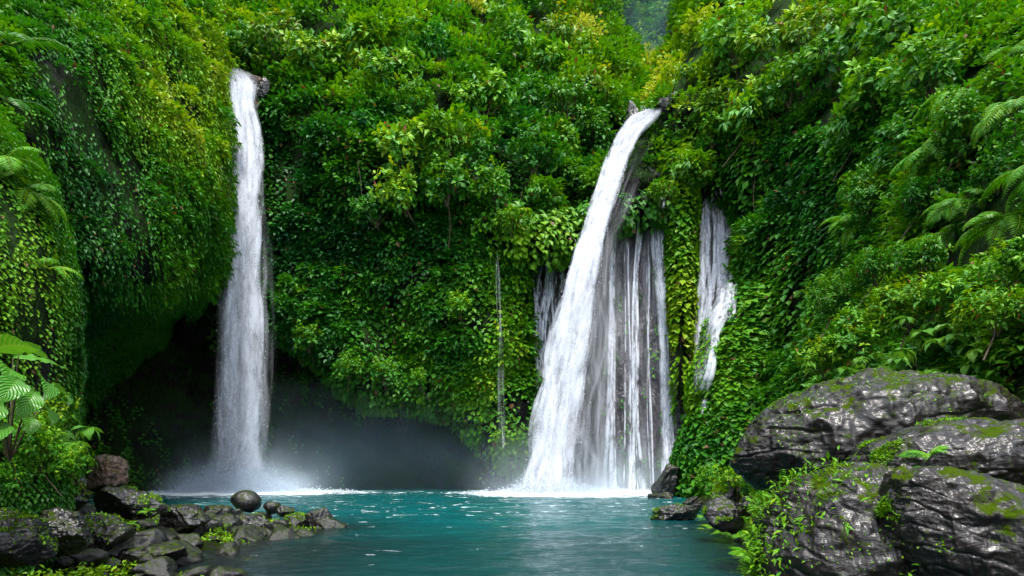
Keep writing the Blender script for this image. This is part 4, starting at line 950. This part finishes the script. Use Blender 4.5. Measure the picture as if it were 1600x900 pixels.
for k, (px, py, dY, size, nf, tint, lab) in enumerate([
    (1590, 95, 1.2, 1.3, 10, (1.0, 1.0, 1), 'large fern with arching fronds at the upper edge of the right slope'),
    (1585, 175, 1.2, 1.25, 10, PALE, 'pale grey fern hanging from the right slope under the large fern'),
    (1640, 260, 1.0, 1.2, 9, (0.9, 1.0, 1), 'green fern hanging at the frame edge of the right slope'),
    (1505, 320, 1.0, 1.1, 11, (1.0, 1.0, 1.4), 'light green fern in the middle of the right slope'),
    (1470, 370, 0.9, 1.0, 11, PALE, 'silvery fern with drooping fronds above the leafy bushes'),
    (1570, 350, 0.9, 1.05, 11, (1.1, 1.05, 1.2), 'full fern right of the silvery fern'),
    (1420, 330, 1.0, 1.0, 10, (0.9, 1.0, 1), 'green fern left of the silvery fern'),
    (1540, 440, 0.9, 0.9, 11, (1.2, 1.1, 1), 'yellow green fern above the wide boulder bushes'),
    (1430, 90, 1.5, 1.9, 9, (0.9, 1.05, 1.6), 'cool green spray of fronds near the top of the right slope'),
    (1365, 150, 1.5, 1.9, 9, (1.1, 1.1, 1.4), 'long drooping fronds at the upper left of the right slope'),
    (1500, 150, 1.4, 1.7, 9, (0.8, 1.0, 1.6), 'spreading fern between the top spray and the large edge fern'),
    (1480, 230, 1.4, 1.6, 9, (0.9, 1.0, 1.5), 'spreading fern in the middle height of the right slope'),
    (1400, 250, 1.5, 1.6, 9, (0.7, 0.95, 1.5), 'shaded fern at the edge of the dark right hollow'),
    (1340, 350, 1.5, 1.5, 9, (1.1, 1.1, 1.2), 'fern at the left edge of the right slope above the creeper wall'),
    (1400, 400, 1.2, 1.2, 10, (1.3, 1.2, 1.1), 'light fern between the green fern and the lower bushes'),
    (1330, 450, 1.3, 1.2, 10, (1.2, 1.15, 1.1), 'fern low on the left edge of the right slope'),
    ]):
    Y = float(surfY(px, py))-dY*1.25; fern(lab, at(px, py, Y), size, nf, (2.2, 5.0), 300+k, tint, 0.0, 'ferns hanging on the right slope', 0.15)
for k, (px, py, size, nf, tint, lab) in enumerate([
    (15, 70, 1.0, 4, (0.6, 0.7, 1.0), 'fern with dangling fronds in the upper left corner'),
    (10, 160, 0.8, 4, (0.5, 0.65, 1.0), 'dark fern below the upper left corner fern'),
    (5, 255, 0.8, 5, (1.3, 1.2, 0.8), 'bright fern on top of the near left bank'),
    (45, 300, 0.8, 6, (1.4, 1.2, 0.8), 'small fern on the shoulder of the near left bank'),
    (75, 420, 0.6, 6, (1.5, 1.2, 0.8), 'little fern on the right flank of the near left bank')]):
    Y = (9.5 if py < 240 else float(surfY(px, py))-0.3)
    fern(lab, at(px, py, Y), size, nf, (-2.2, 0.9), 330+k, tint, 0.0, 'ferns of the left bank', 0.1)
for k, (px, Y, size, nf, tint, lab) in enumerate([
    (1100, 19, 0.8, 14, (1.5, 1.3, 1), 'fern tuft right behind the black rock cluster'),
    (1120, 16, 0.8, 14, (1.6, 1.35, 1), 'yellowish fern between the square rock and the creeper foot'),
    (1155, 14, 0.8, 14, (1.5, 1.3, 1), 'leafy fern above the square dark rock'),
    (1105, 14.2, 0.5, 18, (1.5, 1.4, 1), 'round grassy fern at the water edge left of the square rock'),
    (1175, 11.5, 0.7, 16, (1.3, 1.3, 1), 'green fern right of the square dark rock'),
    (1192, 9.6, 0.62, 18, (1.3, 1.3, 1), 'nearest fern beside the steep dark boulder'),
    (1215, 9.2, 0.55, 16, (1.6, 1.4, 1), 'light fern drooping over the waterline by the steep boulder'),
    (1190, 12.8, 0.7, 14, (1.3, 1.2, 1), 'fern in the hollow under the wide top boulder'),
    (1140, 17.5, 0.8, 14, (1.7, 1.4, 1), 'fern high behind the brown mossy stone'),
    (1240, 8.8, 0.5, 14, (1.5, 1.4, 1), 'fern at the near foot of the steep dark boulder'),
    ]):
    fern(lab, on_bank(px, Y, 0.05), size, nf, (0, 6.28), 360+k, tint, 0.35, 'ferns at the right waterside')
for k, (px, py, Y, size, lab) in enumerate([
    (230, 800, 11.6, 0.22, 'tiny fern growing from a crack beside the faceted boulder'),
    (205, 820, 10.5, 0.16, 'tiny green sprout under the faceted boulder'),
    (1400, 745, 5.6, 0.30, 'sprig of small fern on the near side of the slab boulder'),
    (1450, 715, 5.5, 0.26, 'small fern tucked under the smooth slab boulder')]):
    fern(lab, at(px, py, Y), size, 8, (0, 6.28), 380+k, (1.3, 1.25, 1), 0.3, 'tiny ferns on the rocks')

# ------------------------------------------------------------------ broad leaved plants
def broad_leaf(L, W, droop, seed, fold=0.18, pinch=1.25):
    r = np.random.default_rng(seed); nu, nv = 22, 9
    u = np.linspace(0, 1, nu)[:, None]; v = np.linspace(-1, 1, nv)[None]
    wv = W/2*np.sin(np.pi*np.clip(u**0.75, 0, 1))**0.85*(1-0.35*u**4)+0.002
    ang = droop*u
    x = L*np.sin(ang)/droop if abs(droop) > 1e-3 else L*u
    z = -L*(1-np.cos(ang))/droop
    wav = 0.035*L*np.sin(u*22+seed)*np.abs(v)**2*0.5+0.012*L*np.cos(u*11*np.pi*2/2)*np.abs(v)
    X = x+0*v; Yv = wv*v*np.cos(fold); Z = z+np.abs(v)*wv*np.sin(fold)+wav
    V = np.stack([X+0*Yv, Yv, Z], -1).reshape(-1, 3)
    uv = np.stack([(v+1)/2+0*u, u+0*v], -1).reshape(-1, 2)
    return mesh_np('leaf', V, grid_faces(nu, nv), MBIG, True, {'hue': ('POINT', 'FLOAT', np.full(nu*nv, 0.35+0.4*r.random()))}, uv)
BL = [broad_leaf(1, 0.42+0.04*k, 0.7+0.22*k, k) for k in range(5)]
def broad_plant(label, base, tips, group, name='broadleaf_plant', stem_r=0.012, tint=(1, 1, 1)):
    """tips: (x,y,z of leaf base, yaw, pitch, size, variant)"""
    o = bpy.data.objects.new(name, None); COL.objects.link(o); o.location = base; b = np.array(base)
    parts = []
    for (p, yaw, pitch, roll, s, v) in tips:
        q = np.array(p)-b; parts.append(tube1([(0, 0, 0), tuple(q*0.5+np.array([0, 0, 0.08*np.linalg.norm(q)])), tuple(q)], stem_r, stem_r*0.45, 10, 6))
        c = link('leaf', BL[v % 5], o, tuple(q), (roll, pitch, yaw), (s, s, s)); c.color = (*tint, 1)
    V, Fa = join_parts(parts)
    link('stem', mesh_np('stem', V, Fa, MSTEM, True), o)
    return tag(o, label, 'plant', group)
Yp = 5.2
lf = lambda px, py, dy, yaw, pitch, s, v, roll=0: (at(px, py, Yp+dy), yaw, pitch, roll, s, v)
broad_plant('large glossy broad leaved plant at the left edge above the rocks', at(15, 720, Yp+0.3), [
    lf(-20, 548, 0, -0.15, -0.25, 0.70, 0, -0.5), lf(10, 575, -0.2, -0.6, 0.1, 0.50, 1, -0.6), lf(28, 592, -0.5, -0.9, 0.25, 0.42, 2, -0.6), lf(62, 592, 0, -0.4, 0.15, 0.46, 2, -0.7),
    lf(55, 612, -0.3, -1.0, 0.45, 0.40, 1, -0.6), lf(-30, 610, -0.2, -0.6, 0.2, 0.55, 3, -0.5), lf(20, 560, 0.5, 0.9, -0.2, 0.5, 0, 0.4), lf(-5, 630, -0.3, -0.9, 0.3, 0.42, 1, -0.5),
    lf(85, 606, 0.3, -0.1, 0.2, 0.36, 2, -0.7), lf(5, 660, -0.3, -0.9, 0.2, 0.38, 1, -0.4), lf(45, 650, -0.2, -0.7, 0.3, 0.36, 0, -0.5), lf(-40, 580, 0.2, -0.2, 0.0, 0.6, 4, -0.6),
    lf(30, 545, 0.2, 0.3, -0.1, 0.4, 3, -0.5), lf(70, 635, 0.1, -0.4, 0.3, 0.34, 1, -0.6)], 'broad leaved plants', stem_r=0.008, tint=(1.15, 1.15, 1))
# finger leaved sapling beside it, over the brown rock
r = np.random.default_rng(3)
def sapling(label, base, top, whorls, leaf, group, seed, name='sapling', tint=(1, 1, 1)):
    r = np.random.default_rng(seed); base = np.array(base); tips = []
    for w_ in whorls:
        c = np.array(w_)
        for k in range(6):
            yaw = k/6*6.28+r.random()*0.5; tips.append((tuple(c), yaw, r.uniform(-0.25, 0.35), r.normal(0, .2), leaf*(0.7+0.5*r.random()), int(r.integers(0, 5))))
    return broad_plant(label, tuple(base), tips, group, name, 0.006, tint)
sapling('slender plant with finger leaves leaning out over the brown rock', at(120, 760, 9.2), None, [at(138, 668, 9.0), at(115, 690, 9.1), at(95, 672, 9.4), at(125, 712, 8.9)], 0.36, 'broad leaved plants', 5)
for k, (px, py, Y, lf_, lab, tint) in enumerate([
    (1440, 552, 10.4, 0.29, 'broad leaved bush just over the left part of the wide boulder', (1.2, 1.1, 1)),
    (1480, 512, 10.8, 0.34, 'light green broad leaved bush above the wide boulder', (1.8, 1.3, 1)),
    (1530, 537, 10.2, 0.31, 'bush with pale veined leaves over the middle of the wide boulder', (2.2, 1.5, 3)),
    (1585, 572, 9.8, 0.29, 'leafy plant hanging over the right end of the wide boulder', (1.3, 1.1, 1)),
    (1570, 492, 10.6, 0.34, 'tall broad leaved bush at the right edge of the slope', (1.5, 1.2, 1)),
    (1400, 567, 11.0, 0.22, 'low leafy plant at the left shoulder of the wide boulder', (1.3, 1.1, 1)),
    (1350, 562, 11.6, 0.22, 'small leaved bush behind the brow of the wide boulder', (1.5, 1.2, 1)),
    (1300, 577, 12.2, 0.22, 'small bush left of the wide boulder brow', (1.5, 1.2, 1)),
    (1620, 532, 9.8, 0.34, 'broad leaved bush cut by the right edge', (1.3, 1.1, 1))]):
    r = np.random.default_rng(500+k)
    wh = [at(px+r.normal(0, 34), py+r.normal(0, 24), Y+r.normal(0, .35)) for _ in range(9)]
    sapling(lab, at(px, py+70, Y+0.3), None, wh, lf_, 'broad leaved bushes over the boulders', 510+k, 'broadleaf_bush', tint)
# fine leaved bushes near
def bush(label, px, py, Y, rp, v, tint, group, leafmul=None):
    root = bpy.data.objects.new('leafy_bush', None); COL.objects.link(root); s = rp/F*Y
    cm, sm = NEAR[v]
    c = link('crown', cm, root); c.color = (*TINT[tint], 1); link('stem', sm, root)
    p = at(px, py, Y); root.location = (p[0], Y, p[2]-0.85*s); root.scale = (s, s*0.9, s); root.rotation_euler = (0, 0, random.uniform(0, 6))
    return tag(root, label, 'bush', group)
NEAR = [make_crown(21, 9, 260, 8, 0.13, 0.45, 1.1), make_crown(22, 10, 300, 8, 0.115, 0.5, 1.1, 1.2), make_crown(23, 8, 220, 8, 0.16, 0.36, 1.0)]
for a in [
    ('dense yellow green bush at the foot of the left plant', 62, 705, 7.2, 62, 1, 'lime'), ('bush of small leaves under the large glossy plant', 12, 680, 6.6, 66, 0, 'lime'),
    ('low bush beside the brown rock', 112, 722, 8.6, 40, 1, 'lime'), ('mossy looking bush behind the left plant', 66, 648, 7.4, 52, 1, 'yellow'), ('dark low bush in the left corner', -10, 745, 6.4, 50, 0, 'mid')]:
    bush(*a, 'small leaved bushes of the left bank')
for a in [
    ('yellow green bush over the left shoulder of the right boulders', 1290, 560, 12.5, 62, 0, 'yellow'), ('bush of small leaves at the top of the wide boulder', 1350, 520, 12.0, 68, 1, 'lime'),
    ('bright leafy bush in the middle of the right slope', 1420, 480, 11.6, 74, 0, 'yellow'), ('leafy bush under the silvery fern', 1500, 450, 10.6, 78, 2, 'lime'),
    ('green bush at the right edge below the ferns', 1590, 420, 9.4, 80, 0, 'lime'), ('leafy bush right above the broad leaved bushes', 1560, 480, 9.0, 74, 2, 'yellow'),
    ('mid green bush between creeper wall and right slope', 1300, 470, 16.5, 58, 1, 'mid'), ('green bush right of the creeper wall', 1370, 410, 15.5, 62, 2, 'mid'),
    ('long leaved bush under the green fern', 1440, 400, 13.5, 62, 2, 'mid'), ('soft green bush on the upper right slope', 1500, 200, 15.5, 78, 1, 'mid'),
    ('dark green bush under the pale grey fern', 1560, 260, 13.0, 74, 1, 'deep'), ('green bush against the dark right recess', 1360, 300, 20.0, 60, 1, 'mid'),
    ('dark bush in the hollow of the right slope', 1440, 300, 16.0, 60, 2, 'deep')]:
    bush(*a, 'leafy bushes of the right slope')

for a in [('leafy bush at the waterside behind the black rock cluster', 1112, 752, 17.0, 34, 1, 'lime'), ('yellow green bush under the left tip of the wide boulder', 1152, 748, 14.5, 36, 0, 'yellow'),
          ('bush between the square rock and the steep boulder', 1188, 790, 11.5, 36, 1, 'lime'), ('nearest low bush at the water edge by the steep boulder', 1196, 842, 9.6, 36, 0, 'lime'),
          ('dark bush in the shade beneath the wide boulder', 1180, 752, 12.5, 30, 1, 'mid')]:
    bush(*a, 'low bushes at the right waterside')

# ------------------------------------------------------------------ gorge behind the viewpoint (unseen, added to block level light from the open side)
th = np.linspace(-2.85, -0.29, 70)[:, None]; hh = np.linspace(0, 1, 24)[None]
rr = 14+24*np.sin((th+2.85)/(2.56)*np.pi)**1.0+hh*10
Xr = rr*0.85*np.cos(th)*1.0; Yr = rr*np.sin(th)*1.2+10; Zr = -1+hh*15+0*th
Pr = np.stack([Xr, Yr, Zr], -1); Pr = Pr+fbm(Pr*0.25, 3, 2)[..., None]*1.6
tag(link('unseen_rear_hill', mesh_np('unseen_rear_hill', Pr.reshape(-1, 3), grid_faces(70, 24), MCLIFF, True)), kind='structure')

# ------------------------------------------------------------------ mist and haze
def mist(label, c, dims, density, seed, pw=1.6, col=(0.80, 0.90, 1)):
    m, t = M('mist'); L = t.links
    tc = N(t, 'ShaderNodeTexCoord')
    ln = N(t, 'ShaderNodeVectorMath', operation='LENGTH'); L.new(tc.outputs['Object'], ln.inputs[0])
    f = math_n(t, 'POWER', math_n(t, 'SUBTRACT', 1.0, ln.outputs['Value'], clamp=True), pw)
    nz = noise_n(t, mapv(t, tc.outputs['Object'], (2.2, 2.2, 1.6)), 1.4, 3, 0.55)
    nf = math_n(t, 'MULTIPLY', math_n(t, 'SUBTRACT', nz.outputs[0], 0.28, clamp=True), 2.2)
    de = math_n(t, 'MULTIPLY', math_n(t, 'MULTIPLY', f, nf), density)
    v = N(t, 'ShaderNodeVolumePrincipled'); v.inputs['Color'].default_value = (*col, 1); L.new(de, v.inputs['Density']); v.inputs['Anisotropy'].default_value = 0.2
    o = N(t, 'ShaderNodeOutputMaterial'); L.new(v.outputs[0], o.inputs['Volume'])
    V, Fa = ico(3)
    ob = link('mist', mesh_np('mist', V, Fa, m, True), None, c, (0, 0, 0), dims)
    return tag(ob, label, 'mist', kind='stuff')
mist('white mist where the tall left fall hits the pool', (lfx+1.0, 35.6, 0.1), (7.0, 3.4, 4.4), 0.6, 1)
mist('dense white splash ringing the foot of the tall left fall', (lfx+0.3, 35.2, 0.0), (5.8, 2.0, 2.4), 4.0, 7)
mist('white mist at the foot of the arching fall', (rfx+1.5, 35.0, 0.1), (8.0, 3.0, 5.0), 0.7, 2)
mist('dense white splash along the foot of the arching fall', (rfx+0.6, 33.8, 0.0), (4.6, 1.8, 1.6), 2.0, 8)
mist('thin mist drifting along the dark cave', (-12, 37, 1.5), (19, 4.2, 6.5), 0.075, 3, 1.3, (0.55, 0.80, 1))  # widened and coloured to give the cave's shadow a blue-grey tint
mist('pale blue mist hanging in the far end of the gorge', at(1015, 80, 72), (16, 12, 17), 0.02, 4, 0.8, (0.45, 0.8, 1))
